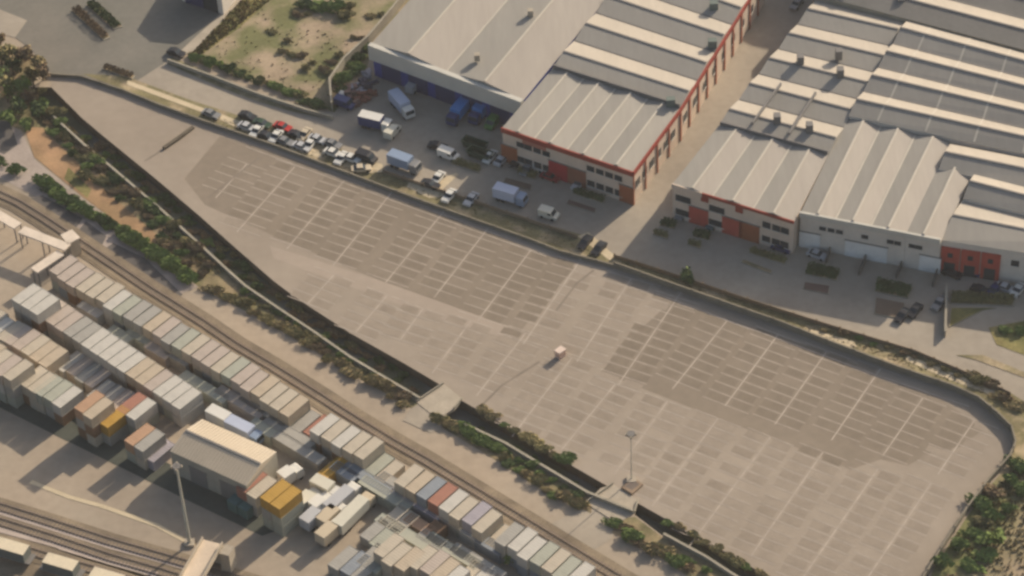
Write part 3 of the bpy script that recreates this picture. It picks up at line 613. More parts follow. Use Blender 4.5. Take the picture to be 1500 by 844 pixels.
# containers lying along the rows
WD = dirpx((92, 389), (848, 842))
def along(px, py, ck, where, L=12.19, lv=1, rot=0):
    z = 2.59*lv; p = G(px, py, z); p.z = 0
    rz = math.atan2(WD.y, WD.x)-math.pi/2+rot
    for l in range(lv):
        c2 = ck if l == lv-1 else 'g'
        container(p+Z*2.6*l, rz, c2, f"{CC[c2][0]} lengthwise container, {where}", 'containers lying parallel to the rows', L)
for a in [(133, 452, 'w', 'near the dark gap at the top of the row', 6.06), (172, 456, 'g', 'below the tan containers near the top', 6.06), (176, 489, 's', 'small, right of the pale row', 6.06), (204, 491, 's', 'second small one right of the pale row', 6.06),
          (232, 512, 'p', 'under the first third of the railway row', 6.06), (262, 522, 'g', 'beside the pinkish one under the railway row', 6.06), (300, 535, 'g', 'under the railway row before the green one', 6.06), (299, 566, 's', 'greenish, in the lane right of the pale row', 12.19),
          (352, 588, 'p', 'in the lane beyond the pale row', 12.19), (388, 600, 'g', 'left of the large grey block', 12.19), (424, 632, 'g', 'left half of the large grey block', 12.19), (438, 655, 'g', 'lower half of the large grey block', 12.19),
          (592, 716, 'g', 'below the rust red container in the row', 12.19), (612, 735, 'l', 'second one below the rust red container', 12.19), (655, 757, 'p', 'left of the dark gap by the brown end', 6.06), (614, 767, 'o', 'orange with a brown end beside it', 6.06),
          (640, 771, 'n', 'brown, right after the orange one', 3.0), (590, 778, 's', 'below the orange one', 12.19), (633, 790, 'g', 'just above the bottom cream rows', 6.06), (664, 806, 's', 'greenish, right of the bottom cream rows', 12.19),
          (700, 822, 'g', 'beside the green tree at the bottom', 12.19), (690, 778, 'w', 'small pale one by the dark gap', 6.06), (719, 797, 'b', 'blue-grey one left of the green tree', 6.06), (540, 700, 'b', 'shaded one right of the lone yellow stack', 12.19),
          (565, 722, 's', 'shaded one between the trucks and the row', 12.19), (505, 690, 'b', 'slate one beside the yellow stack', 6.06), (410, 600, 't', 'teal one in the shaded lane', 6.06), (385, 626, 's', 'right of the white trailer behind the shed', 6.06)]:
    along(*a)
print('containers', NCONT)

# ------------------------------------------------------------------ vehicles
PM = {k: mat('car_paint_'+k, c, .35, .04, 1, .03) for k, c in dict(white=(.62, .60, .54), silver=(.42, .42, .42), black=(.025, .025, .03), red=(.38, .03, .025), blue=(.06, .21, .50), navy=(.03, .045, .14), steel=(.22, .28, .38), green=(.08, .2, .05), darkgreen=(.03, .06, .035), crimson=(.25, .02, .03), beige=(.5, .42, .3), grey=(.2, .2, .2), teal=(.06, .12, .13), paleblue=(.42, .46, .56), cream=(.56, .53, .43)).items()}
VM = {}
def vparts(kind, ck, c2='white', L=4.3):
    key = (kind, ck, c2, L)
    if key in VM: return VM[key]
    out = []; P = PM[ck]; mw = PM[c2]
    def wheels(xs, y, r, wd=.24):
        for x in xs:
            for s in (-1, 1): out.append(('wheel', MB().wheel(Vector((x, s*y, r)), Y, r, wd).mesh('wheel', M_black)))
    def profile(prof, hw, taper=.0):
        mb = MB(); n = len(prof); l = [(x, -hw*(1-taper*(z > 1.0)), z) for x, z in prof]; r = [(x, hw*(1-taper*(z > 1.0)), z) for x, z in prof]
        mb.face(l); mb.face(r[::-1])
        for i in range(n): j = (i+1) % n; mb.face([l[j], l[i], r[i], r[j]])
        return mb
    if kind == 'car':
        h = L/2
        out.append(('body', profile([(-h, .3), (h, .3), (h, .65), (h-.15, .8), (h-1.15, .92), (-h+.6, .95), (-h+.05, .9), (-h, .7)], .88).mesh('body', P)))
        out.append(('cabin_glass', profile([(h-1.2, .921), (h-1.85, 1.34), (-h+1.25, 1.36), (-h+.55, .951)], .78).mesh('cabin_glass', M_glass)))
        out.append(('roof', profile([(h-1.85, 1.345), (h-1.95, 1.42), (-h+1.35, 1.42), (-h+1.2, 1.365)], .72).mesh('roof', P)))
        for s in (-1, 1): out.append(('headlight', MB().box(O0, X, Y, h-.02, h+.02, s*.62-.16, s*.62+.16, .55, .72).mesh('headlight', M_rlight)))
        wheels((-h+.8, h-.85), .8, .32)
    elif kind == 'van':
        h = L/2
        out.append(('body', profile([(-h, .4), (h, .4), (h, 1.0), (h-.7, 1.25), (h-1.25, 2.0), (h-1.6, 2.15), (-h, 2.15)], .98).mesh('body', P)))
        out.append(('windscreen', MB().face and profile([(h-.72, 1.28), (h-.68, 1.28), (h-1.22, 2.0), (h-1.26, 2.0)], .88).mesh('windscreen', M_glass)))
        for s in (-1, 1): out.append(('side_window', MB().box(O0, X, Y, h-2.0, h-1.2, s*.99-.01, s*.99+.01, 1.3, 1.85).mesh('side_window', M_glass)))
        wheels((-h+.9, h-.9), .88, .36)
    else:                                # truck: cab at +x, box behind
        h = L/2; cl = 1.9
        out.append(('chassis', MB().box(O0, X, Y, -h, h-.1, -.45, .45, .5, .85).mesh('chassis', M_gutter)))
        out.append(('cab', profile([(h-cl, .6), (h, .6), (h, 1.5), (h-.25, 2.5), (h-.5, 2.65), (h-cl, 2.65)], 1.15).mesh('cab', mw)))
        out.append(('windscreen', profile([(h+.01, 1.55), (h+.03, 1.55), (h-.2, 2.4), (h-.22, 2.4)], 1.0).mesh('windscreen', M_glass)))
        mb = MB().box(O0, X, Y, -h, h-cl-.25, -1.24, 1.24, .95, 3.35, 0, 1); out.append(('cargo_box', mb.mesh('cargo_box', [P, PM['white'] if c2 == 'white' and ck in ('navy', 'steel') else P])))
        wheels((h-.95, -h+1.1, -h+2.3) if L > 7 else (h-.9, -h+1.2), .98, .48, .3)
    VM[key] = out; return out
def vehicle(kind, px, py, vec, ck, label, c2='white', L=4.3, z=.0, group=None):
    p = G(px, py, .8); p.z = .035+z
    a = G(px, py); b = G(px+vec[0], py+vec[1]); rz = math.atan2(b.y-a.y, b.x-a.x)
    root = empty({'car': 'parked_car', 'van': 'van', 'truck': 'truck'}[kind], p, rz); tag(root, label, kind, group)
    for n, me in vparts(kind, ck, c2, L): link(n, me, root)
    return root
V1, U1, S1 = (10, 3.6), (-8, 9.5), (8, 8.4)
T = vehicle
T('truck', 551, 184, (10, 2.4), 'navy', 'navy box truck with bright white top beside a white van', L=7.4)
T('van', 575, 193, (7, -8), 'cream', 'cream white van at the nose of the navy box truck', L=4.6)
T('truck', 589, 158, (9, 10), 'paleblue', 'pale grey truck parked diagonally in the blue warehouse yard', L=7.8)
T('van', 608, 125, (8, -9), 'silver', 'silver van at the blue warehouse wall', L=5.4)
T('truck', 674, 166, U1, 'blue', 'bright blue truck, left of the two blue trucks at the blue warehouse', 'navy', L=8.6)
T('truck', 705, 166, U1, 'blue', 'blue truck between the bright blue truck and the green van', 'navy', L=7.8)
T('van', 723, 178, U1, 'green', 'green van at the corner of the blue warehouse', L=5.2)
T('van', 657, 227, V1, 'white', 'bright white van beside the dark green skips', L=4.6)
T('car', 641, 213, (10, 2), 'black', 'black car just above the bright white van')
T('truck', 593, 243, V1, 'steel', 'steel blue lorry with pale roof at the verge of the yard', 'grey', L=7.4)
T('van', 537, 231, V1, 'black', 'black van at the right end of the row of cars', L=4.6)
T('truck', 748, 291, (10, 3.0), 'paleblue', 'pale lilac-blue lorry near the fence in the red warehouse yard', 'steel', L=7.2)
T('van', 804, 314, (10, 3.0), 'cream', 'lone cream van near the street junction', L=4.2)
for px, py, ck, v, lab in [(309, 166, 'grey', V1, 'lone grey car at the far left of the verge'), (363, 169, 'black', V1, 'black car first along the road edge by the row'), (362, 185, 'silver', V1, 'silver car at the left end of the lower row'), (384, 180, 'darkgreen', V1, 'dark green car left of the red one'),
                           (376, 191, 'white', U1, 'white car between the silver and black ones, left end'), (390, 198, 'black', V1, 'black car below the dark green one'), (414, 185, 'red', V1, 'the only red car in the row'), (404, 199, 'white', U1, 'white car just below the red one'),
                           (417, 206, 'grey', V1, 'grey car below and right of the red one'), (435, 197, 'black', V1, 'black car right of the red one'), (446, 196, 'beige', U1, 'beige car touching the black one right of the red'), (442, 214, 'silver', V1, 'silver car in the lower row right of centre'),
                           (453, 211, 'white', U1, 'white car in the lower row right of centre'), (465, 203, 'silver', V1, 'silver car in the upper row, right part'), (487, 210, 'grey', V1, 'grey car in the upper row, right part'), (488, 223, 'white', V1, 'white car near the right end of the lower row'),
                           (500, 231, 'white', U1, 'white car turned across near the right end'), (515, 231, 'white', V1, 'white car next to the black van'), (529, 246, 'beige', (10, -1), 'beige car below the black van')]:
    T('car', px, py, v, ck, lab, group='cars parked along the verge')
for px, py, ck, v, lab, k in [(630, 269, 'black', V1, 'black car on the pale gravel by the verge', 'car'), (641, 260, 'white', U1, 'white car beside the black one on pale gravel', 'car'), (658, 286, 'white', U1, 'white car on the verge below the pale gravel', 'car'), (690, 291, 'silver', U1, 'silver car left of the lilac lorry', 'car'),
                              (718, 229, 'white', U1, 'small white car right of the dark green skips', 'car'), (735, 233, 'silver', (8, -8), 'silver car parked diagonally by the red warehouse corner', 'car'), (786, 243, 'white', V1, 'white van against the red-trimmed facade', 'van'), (806, 258, 'crimson', V1, 'crimson car below the crimson door', 'car'),
                              (772, 247, 'grey', U1, 'grey car left of the white van at the facade', 'car'), (757, 235, 'black', U1, 'black car near the left end of the red-trimmed facade', 'car'), (862, 262, 'teal', V1, 'teal car at the red-trimmed facade', 'car'), (888, 268, 'grey', V1, 'grey car near the street corner of the red-trimmed facade', 'car'), (848, 268, 'silver', U1, 'silver car at the middle of the red-trimmed facade', 'car'),
                              (857, 354, 'black', U1, 'left one of two black cars at the foot of the street', 'car'), (877, 363, 'black', U1, 'right one of two black cars at the foot of the street', 'car'), (1045, 326, 'teal', U1, 'teal car between red doors of the cream-fronted warehouse', 'car'), (1145, 362, 'navy', V1, 'navy car at the right end of the cream-fronted warehouse', 'car'),
                              (1000, 312, 'grey', U1, 'grey car at the left end of the cream-fronted warehouse', 'car'), (1197, 372, 'silver', V1, 'silver car in front of the white warehouse', 'car'), (1322, 461, 'black', U1, 'black car left of two, below the square bed', 'car'), (1340, 454, 'black', U1, 'black car next to the square planting bed', 'car'), (1376, 443, 'grey', U1, 'dark grey car by the end wall of the yard', 'car'),
                              (1395, 399, 'black', V1, 'black car before the left red bay', 'car'), (1423, 396, 'navy', V1, 'navy car before the middle red bay', 'car'), (1452, 393, 'black', V1, 'black car before the right red bay', 'car'), (1474, 399, 'grey', V1, 'grey car right of the red bays', 'car'),
                              (1437, 424, 'black', V1, 'black car over the long hedge bed at the right', 'car'), (1456, 424, 'navy', U1, 'navy car near the right edge above the hedge bed', 'car'), (1473, 421, 'silver', V1, 'silver car near the right edge', 'car'), (1491, 424, 'white', U1, 'white car at the very right edge', 'car'),
                              (505, 152, 'navy', V1, 'navy van in the junk corner by the boundary wall', 'van'), (497, 152, 'white', U1, 'white car squeezed against the boundary wall', 'car'), (258, 76, 'black', V1, 'black car at the road mouth above the concrete road', 'car'), (1167, 5, 'grey', U1, 'grey car in the shaded street at the top', 'car')]:
    if (px, py) == (497, 152): px, py = 501, 140
    T(k, px, py, v, ck, lab, L=4.6 if k == 'van' else 4.3)
# trucks in the container yard
for px, py, v, ck, c2, L, lab in [(480, 722, (10, 5), 'cream', 'white', 6.5, 'cream truck topmost of the truck cluster'), (452, 738, (9, -7), 'cream', 'cream', 6.0, 'cream truck nearest the tall yellow stack'), (472, 742, (9, -7), 'white', 'white', 5.0, 'white truck left of the black gap in the cluster'), (503, 736, (9, -8), 'silver', 'white', 8.5, 'silver-boxed truck with white cab in the cluster'),
                                  (520, 756, (9, -9), 'cream', 'beige', 10.5, 'long pale green-cream trailer at the right of the truck cluster'), (487, 760, (9, -8), 'beige', 'white', 6.5, 'beige truck left of the long trailer'), (462, 762, (9, -8), 'silver', 'white', 6.0, 'silver truck at the lower left of the cluster'), (485, 784, (9, -8), 'beige', 'white', 6.0, 'beige truck in the shade at the lower end of the cluster'),
                                  (427, 700, (9, -6), 'white', 'white', 4.8, 'white truck above the tall yellow stack'), (328, 620, (10, 5), 'white', 'white', 7.0, 'white trailer behind the gabled shed'), (359, 637, (10, 5), 'paleblue', 'steel', 8.0, 'lilac-blue lorry behind the gabled shed')]:
    T('truck', px, py, v, ck, lab, c2, L=L)
# wagons bottom left
for i, (px, py) in enumerate([(18, 807), (90, 830), (158, 851)]):
    p = G(px, py, 2.0); p.z = 0; a, b = G(0, 795), G(160, 842); rz = math.atan2(b.y-a.y, b.x-a.x)
    rt = empty('freight_wagon', p, rz); tag(rt, 'cream topped freight wagon at the bottom edge, '+['first from the left edge', 'between the two others', 'nearest the footbridge'][i], 'wagon', 'freight wagons on the lowest track')
    MB().box(O0, X, Y, -4.2, 4.2, -1.3, 1.3, .9, 1.2).build('underframe', M_gutter, rt); MB().box(O0, X, Y, -3.2, 3.2, -1.3, 1.3, 1.202, 3.4, 0, 1).build('body', [mat('wagon_dark', (.12, .13, .12)), mat('wagon_cream', (.6, .52, .38))], rt)
    for s in (-3, 3):
        for t in (-1, 1): MB().wheel(Vector((s, t*.75, .75)), Y, .38, .12).build('wheel', M_black, rt)

# ------------------------------------------------------------------ masts, kiosk and small things
def mast(top, foot, r, label):
    p = G(*foot); rt = empty('light_mast', p); tag(rt, label, 'light mast')
    # height from the pixel length
    h = 5
    for k in range(200):
        q = Vector((p.x, p.y, h)); v = q-CAM
        f = Vector((0, math.cos(TH), -math.sin(TH))); u = Vector((0, math.sin(TH), math.cos(TH))); y = -FPX*v.dot(u)/v.dot(f)
        x = FPX*v.x/v.dot(f); c, s = math.cos(-ROLL), math.sin(-ROLL)
        yy = s*x+c*y+422
        if yy < top[1]: break
        h += .2
    MB().tube(O0, Z*h, r, r*.55, 10).build('pole', mat('galvanised', (.45, .43, .35)), rt)
    MB().box(O0, X, Y, -.9, .9, -.9, .9, 0, .6).build('foundation', M_conc, rt)
    hd = MB().cyl(O0, .8, .8, h-.3, h+.0, 12).build('headframe', M_gutter, rt)
    for k in range(4):
        a = k*math.pi/2; MB().box(Vector((.85*math.cos(a), .85*math.sin(a), h)), X, Y, -.2, .2, -.2, .2, -.5, .0).build('floodlight', M_conc, hd)
mast((263, 683), (278, 797), .34, 'tall pale floodlight mast standing by the shaded road')
mast((917, 636), (925, 704), .13, 'slim grey mast at the lower edge of the parking lot')
r_, c_ = slab('kiosk', [(813, 523), (822, 517), (829, 521), (820, 527)], 0, 1.7, mat('kiosk_wall', (.62, .42, .32)), 'small orange and white kiosk standing alone on the parking lot', 'kiosk')
MB().prism([(p.x-c_.x, p.y-c_.y) for p in [G(*q) for q in [(812, 523), (822, 516), (830, 521), (820, 528)]]], 1.702, 1.85).build('roof', mat('kiosk_roof', (.62, .50, .42)), r_)
r_, c_ = slab('pump_pit', [(910, 716), (928, 702), (942, 712), (926, 726)], 0, .5, mat('pit_rim', (.25, .18, .12)), 'brown square pit rim at the foot of the slim mast', 'pit')
MB().prism([(p.x-c_.x, p.y-c_.y) for p in [G(*q) for q in [(915, 715), (928, 706), (937, 712), (926, 721)]]], .502, .5).build('cover', mat('pit_cover', (.15, .12, .1)), r_)
mb = None
for (px, py, lab) in ((696, 212, 'dark green open skip, upper one beside the white van'), (703, 226, 'dark green open skip, lower one beside the white van')):
    p = G(px, py, .8); p.z = .04; rz = math.atan2(*(dirpx((0, 0), (10, 3.4))[i] for i in (1, 0)))
    rt = empty('skip', p, rz); tag(rt, lab, 'skip', 'dark green skips')
    mb = MB(); h = 1.7
    b0 = [(-2.2, -1), (2.2, -1), (2.2, 1), (-2.2, 1)]; t0 = [(-2.9, -1.15), (2.9, -1.15), (2.9, 1.15), (-2.9, 1.15)]; ti = [(-2.7, -1.02), (2.7, -1.02), (2.7, 1.02), (-2.7, 1.02)]; bi = [(-2.05, -.9), (2.05, -.9), (2.05, .9), (-2.05, .9)]
    for i in range(4):
        j = (i+1) % 4; mb.face([(*b0[i], .1), (*b0[j], .1), (*t0[j], h), (*t0[i], h)]); mb.face([(*t0[i], h), (*t0[j], h), (*ti[j], h), (*ti[i], h)]); mb.face([(*ti[i], h), (*ti[j], h), (*bi[j], .3), (*bi[i], .3)])
    mb.face([(*q, .3) for q in bi]); mb.face([(*q, .1) for q in b0][::-1]); mb.build('tub', PM['darkgreen'], rt)
    for s in (-1, 1): MB().box(O0, X, Y, -2, 2, s*.7-.08, s*.7+.08, 0, .098).build('skid', M_gutter, rt)
JK = [(515, 140, 'brown', 1.6), (525, 132, 'grey', 1.2), (538, 128, 'dark', 1.5), (530, 146, 'rust', 1.4), (518, 158, 'brown', 1.1), (545, 140, 'rust', 1.0), (540, 112, 'grey', 1.0)]
for i, (px, py, k, s) in enumerate(JK):
    p = G(px, py); c = {'brown': (.2, .12, .1), 'grey': (.28, .27, .3), 'dark': (.07, .06, .09), 'rust': (.22, .09, .06)}[k]
    rt = empty('scrap_pile', p); tag(rt, ['brown scrap heap highest in the junk corner', 'grey metal scrap near the wall bend', 'dark scrap beside the asphalt edge', 'rust coloured scrap in the middle of the junk corner', 'brown scrap next to the navy van', 'small rust coloured scrap at the right of the junk', 'grey scrap nearest the blue warehouse'][i], 'scrap', 'scrap heaps in the junk corner')
    mb = MB()
    for k2 in range(9):
        a = R.uniform(0, 3.14); ax = Vector((math.cos(a), math.sin(a), 0)); ay = Vector((-ax.y, ax.x, 0)); z = R.uniform(0, .8)*s
        mb.box(Vector((R.uniform(-1, 1)*s, R.uniform(-1, 1)*s, z)), ax, ay, -R.uniform(.3, 1)*s, R.uniform(.3, 1)*s, -.25*s, .3*s, -z if k2 < 4 else 0, R.uniform(.2, .7))
    mb.build('scrap', mat('scrap_'+k, c, .8, .3, .8, .2), rt)

# ------------------------------------------------------------------ plants
LM = {}
def leafmesh(kind, seed, rx, ry, h, n, leaf):
    key = (kind, seed, rx, ry, h)
    if key in LM: return LM[key]
    r = random.Random(seed*13+5); mb = MB()
    lobes = [(Vector((r.uniform(-.6, .6)*rx, r.uniform(-.6, .6)*ry, r.uniform(.35, .75)*h)), r.uniform(.35, .6)) for _ in range(7)]
    for i in range(n):
        c, s = r.choice(lobes); v = Vector((r.gauss(0, 1), r.gauss(0, 1), r.gauss(0, 1))).normalized()*(r.random()**.35)*s
        p = c+Vector((v.x*rx, v.y*ry, v.z*h*.7)); p.z = max(.05, p.z)
        a = Vector((r.gauss(0, 1), r.gauss(0, 1), r.gauss(0, .6))).normalized(); b = a.orthogonal().normalized(); l = leaf*r.uniform(.6, 1.4)
        mb.face([p-a*l, p+b*l*.7, p+a*l, p-b*l*.7], 0 if r.random() < .75 else 1)
    k2 = {'green': 'bright', 'dark': 'green', 'olive': 'yellow', 'dry': 'olive', 'brown': 'dry', 'bright': 'green', 'yellow': 'olive'}[kind]
    LM[key] = mb.mesh('foliage', [LEAF[kind], LEAF[k2]]); return LM[key]
def bush(px, py, kind, s, label, group, cat='bush', name='bush', stretch=1.0, z=0):
    o = link(name, leafmesh(kind, R.randint(0, 3), 1.0, 1.0, 1.3, 420, .17)); p = G(px, py); o.location = (p.x, p.y, z)
    o.rotation_euler = (0, 0, R.uniform(0, 6.28)); o.scale = (s*stretch, s, s*R.uniform(.8, 1.15)); return tag(o, label, cat, group)
def scatter(pts, step, kinds, s0, s1, jit, label, group, **k):
    hg = 'hedge' in label and 'field' not in label
    for p in resample(pts, step*(1.0 if hg else 1.42)):
        kd = R.choice(kinds); sx = R.uniform(s0, s1)*1.15
        o = link('hedge_clump' if hg else 'bush', leafmesh(kd, R.randint(0, 3), 1.0, 1.0, 1.3, 420, .17)); o.location = (p.x+R.uniform(-jit, jit), p.y+R.uniform(-jit, jit), k.get('z', 0))
        o.rotation_euler = (0, 0, math.atan2(-.72, 1)+R.uniform(-.4, .4)); o.scale = (sx*R.uniform(1.1, 1.7), sx*R.uniform(.7, 1.05), sx*R.uniform(.4, .8)); tag(o, label, 'hedge' if hg else 'bush', group)
scatter([(30, 252), (35, 254)], 1.4, ['green', 'dark'], 1.5, 1.9, .3, 'rounded green hedge clump at the upper end of the hedge row', 'hedge clumps, upper end')
scatter([(-5, 238), (12, 243)], 1.5, ['green', 'dark'], 1.3, 1.7, .3, 'green hedge clump at the left edge', 'hedge clumps, left edge')
scatter([(65, 270), (95, 293), (118, 305)], 1.5, ['green', 'bright', 'dark'], 1.4, 1.9, .35, 'green hedge bush in the second hedge section beside the paved bays', 'hedge bushes, second section')
scatter([(126, 308), (145, 322), (168, 337)], 1.5, ['green', 'dark'], 1.4, 1.9, .35, 'green hedge bush in the middle hedge section beside the paved bays', 'hedge bushes, middle section')
scatter([(180, 343), (205, 358), (240, 382), (265, 400), (286, 418)], 1.3, ['bright', 'green', 'green'], 1.5, 2.0, .3, 'bright green hedge bush in the longest, lower hedge section', 'hedge bushes, lower section')
scatter([(60, 140), (90, 190), (130, 232), (160, 256), (200, 288), (250, 330), (290, 368), (315, 395)], 2.0, ['green', 'dark', 'brown', 'olive'], .9, 1.7, 1.0, 'tangled bush between the channel parapet and the orange soil', 'bushes on the upper channel bank')
scatter([(70, 180), (105, 222), (140, 258), (190, 300), (240, 345), (280, 385)], 2.6, ['dark', 'olive', 'brown', 'green'], .8, 1.6, 1.2, 'low mixed bush at the edge of the orange soil', 'bushes along the orange soil')
scatter([(232, 355), (255, 372), (285, 396), (305, 408)], 2.0, ['brown', 'dry'], .9, 1.4, 1.3, 'brown dry bush at the lower end of the orange soil', 'brown bushes at the end of the soil')
scatter([(312, 422), (350, 442), (400, 474), (440, 494), (480, 520), (530, 552), (580, 582), (604, 595)], 1.4, ['dry', 'dry', 'yellow', 'olive', 'brown'], .9, 1.5, .8, 'dry yellow-brown bush on the bank above the first crossing', 'dry bushes above the first crossing')
scatter([(360, 430), (430, 474), (500, 522), (560, 560)], 2.2, ['green', 'dark', 'olive'], .7, 1.1, .4, 'green bush hugging the foot of the channel parapet', 'green bushes at the parapet')
scatter([(652, 618), (690, 636), (730, 662), (790, 706), (830, 732), (862, 746)], 1.4, ['olive', 'dry', 'dark', 'green'], .9, 1.5, .8, 'scrubby bush on the bank between the two crossings', 'bushes between the crossings')
scatter([(680, 628), (750, 668), (800, 700), (860, 736)], 2.0, ['dark', 'green'], .8, 1.2, .4, 'dark green bush below the parapet between the two crossings', 'dark bushes between the crossings')
scatter([(903, 772), (935, 792), (980, 815), (1040, 850)], 1.4, ['olive', 'green', 'dry', 'brown'], 1.0, 1.6, .9, 'scrubby bush on the bank past the second crossing', 'bushes past the second crossing')
scatter([(712, 606), (730, 616), (770, 640), (800, 658), (840, 683)], 1.8, ['yellow', 'olive', 'dry', 'green'], .8, 1.4, .5, 'yellowish bush on the lot edge of the channel between crossings', 'bushes on the lot edge')
scatter([(985, 768), (1040, 800), (1090, 828), (1120, 846)], 1.8, ['olive', 'dry', 'green', 'yellow'], .8, 1.4, .5, 'bush on the lot edge of the channel near the bottom', 'bushes on the lower lot edge')
# plants growing in the channel
scatter([(110, 178), (150, 212), (200, 256), (260, 308), (320, 362), (380, 416)], 3.2, ['dark', 'brown', 'dark', 'green'], .7, 1.3, .9, 'dark weed clump growing in the upper channel', 'weed clumps in the upper channel', z=-CD)
scatter([(430, 452), (500, 500), (560, 533), (610, 562)], 3.4, ['dark', 'green', 'brown'], .7, 1.2, .7, 'dark weed clump growing in the middle channel', 'weed clumps in the middle channel', z=-CD)
scatter([(700, 618), (760, 652), (830, 694), (880, 720)], 3.4, ['dark', 'green'], .7, 1.1, .7, 'dark weed clump growing in the channel between crossings', 'weed clumps in the lower channel', z=-CD)
scatter([(150, 205), (200, 247), (260, 298), (330, 358), (400, 418), (450, 453), (520, 500), (600, 545)], 2.0, ['brown', 'dark', 'brown', 'olive'], .9, 1.3, .5, 'brown weed growing at the foot of the channel wall under the lot', 'weeds at the foot of the channel wall', z=-CD)
# verge and field plants
scatter([(280, 83), (307, 94), (373, 118), (433, 141), (480, 162)], 1.6, ['dark', 'dark', 'green', 'olive'], 1.0, 1.7, .5, 'dark bush in the hedge along the lower side of the vacant field', 'hedge bushes along the vacant field')
scatter([(540, 74), (520, 100), (500, 122), (497, 140)], 1.8, ['dark', 'green'], 1.2, 2.0, 1.0, 'dark bush in the shade between field wall and blue warehouse', 'bushes by the field wall')
scatter([(455, 8), (480, 14), (495, 6)], 1.8, ['dark', 'green'], 1.5, 2.2, 1.0, 'dark leafy bush at the top of the vacant field', 'large bushes at the top of the field')
scatter([(410, 40), (440, 30), (520, 20), (560, 20), (520, 60), (490, 80), (460, 100), (430, 90), (400, 70), (440, 70), (500, 110), (470, 120)], 3.2, ['olive', 'dry', 'olive', 'brown'], .7, 1.6, 2.5, 'low scrub clump scattered over the vacant field', 'scrub clumps in the vacant field')
scatter([(1420, 553), (1450, 566), (1480, 590), (1500, 605)], 1.8, ['olive', 'brown', 'green', 'dry'], 1.0, 1.6, .8, 'brown-green bush outside the curved right corner wall', 'bushes outside the right corner')
scatter([(1215, 484), (1300, 510), (1350, 528), (1400, 548), (1440, 562)], 2.2, ['olive', 'brown', 'dry', 'green'], .6, 1.1, .4, 'small bush on the verge by the right yards', 'bushes on the right verge')
scatter([(1455, 720), (1440, 750), (1420, 790), (1400, 830), (1380, 860)], 2.8, ['green', 'olive', 'brown'], 1.0, 1.8, 2.0, 'bush on the slope just outside the right lot wall', 'bushes outside the right wall')
scatter([(1495, 690), (1490, 740), (1465, 780), (1440, 815), (1420, 845)], 2.6, ['bright', 'green', 'green'], 1.3, 2.2, 1.8, 'bright green bush on the slope at the right edge', 'bright bushes at the right edge')
scatter([(1480, 480), (1500, 500)], 1.8, ['green', 'olive'], .8, 1.4, 1.6, 'green bush on the grass patch right of the shaded yard', 'bushes on the right grass patch')
bush(1008, 411, 'dark', 1.9, 'single dark round bush on the verge below the middle yards', None)
# planting beds
UW = dirpx((0, 0), (10, 3.5))
def bed(pts, kind, label, plants=True, m=None):
    P = [G(*p) for p in pts]; c = sum(P, Vector())/4; rt = empty('planting_bed', c); tag(rt, label, 'planting bed')
    MB().prism([(p.x-c.x, p.y-c.y) for p in P], 0, .22).build('kerb', M_wallc, rt)
    q = [p.lerp(c, .06) for p in P]; MB().prism([(p.x-c.x, p.y-c.y) for p in q], .221, .26).build('soil', m or M_bank, rt)
    if plants:
        mb = MB()
        A = [Vector((p.x-c.x, p.y-c.y, 0)) for p in q]; area = (A[1]-A[0]).cross(A[3]-A[0]).length
        for i in range(int(area*40)):
            p = lerp2(A, R.random(), R.random()); p.z = .3+R.random()*.9; a = Vector((R.gauss(0, 1), R.gauss(0, 1), R.gauss(0, .6))).normalized(); b = a.orthogonal().normalized(); l = R.uniform(.16, .34)
            mb.face([p-a*l, p+b*l*.7, p+a*l, p-b*l*.7])
        mb.build('shrubs', LEAF[kind], rt)
bed([(838, 284), (884, 299), (888, 292), (842, 278)], 'dark', 'long dark green planting bed below the red-trimmed facade')
bed([(829, 299), (872, 313), (874, 307), (832, 293)], 'brown', 'long brown planting bed under the dark green one', False, mat('bed_soil', (.14, .09, .07)))
bed([(966, 331), (988, 337), (992, 328), (972, 322)], 'dark', 'small dark green bed right of the street'); bed([(956, 344), (978, 351), (980, 345), (960, 339)], 'olive', 'small brownish bed just below it, right of the street')
bed([(1014, 347), (1038, 353), (1042, 344), (1018, 339)], 'dark', 'small dark green bed before the red doors'); bed([(1006, 359), (1026, 365), (1028, 359), (1010, 354)], 'olive', 'low olive bed under the one before the red doors')
bed([(1096, 371), (1150, 388), (1154, 382), (1100, 365)], 'olive', 'long narrow olive hedge bed before the middle warehouse'); bed([(1085, 385), (1130, 402), (1132, 398), (1088, 381)], 'olive', 'thin faded bed parallel to the olive hedge', False)
bed([(1178, 402), (1226, 412), (1232, 398), (1184, 388)], 'dark', 'square green bed below the silver car'); bed([(1176, 424), (1214, 432), (1216, 420), (1178, 414)], 'brown', 'small brown bed below the silver car', False, mat('bed_soil', (.14, .09, .07)))
bed([(1281, 428), (1330, 438), (1338, 422), (1284, 410)], 'dark', 'green bed below the divider walls'); bed([(1280, 461), (1322, 468), (1326, 445), (1282, 436)], 'brown', 'brown square bed beside the black cars', False, mat('bed_soil2', (.15, .11, .08)))
bed([(1390, 445), (1486, 449), (1488, 436), (1392, 430)], 'olive', 'long hedge bed at the right edge of the yards'); bed([(1390, 480), (1440, 455), (1460, 452), (1392, 452)], 'olive', 'shaded rough bed behind the end wall', False, M_grass)
bed([(660, 240), (702, 254), (706, 247), (664, 233)], 'olive', 'narrow olive bed under the dark green skips'); bed([(736, 268), (778, 280), (780, 272), (740, 261)], 'olive', 'thin bed above the lilac lorry', False, mat('bed_soil2', (.15, .11, .08)))
bed([(757, 256), (784, 264), (788, 256), (760, 248)], 'olive', 'short olive bed between silver car and lilac lorry')
bed([(104, 16), (152, 60), (162, 56), (114, 10)], 'brown', 'long dark brown bed crossing the asphalt at the top left'); bed([(126, 8), (166, 44), (180, 40), (138, 2)], 'dark', 'long dark green bed beside the brown one, top left')
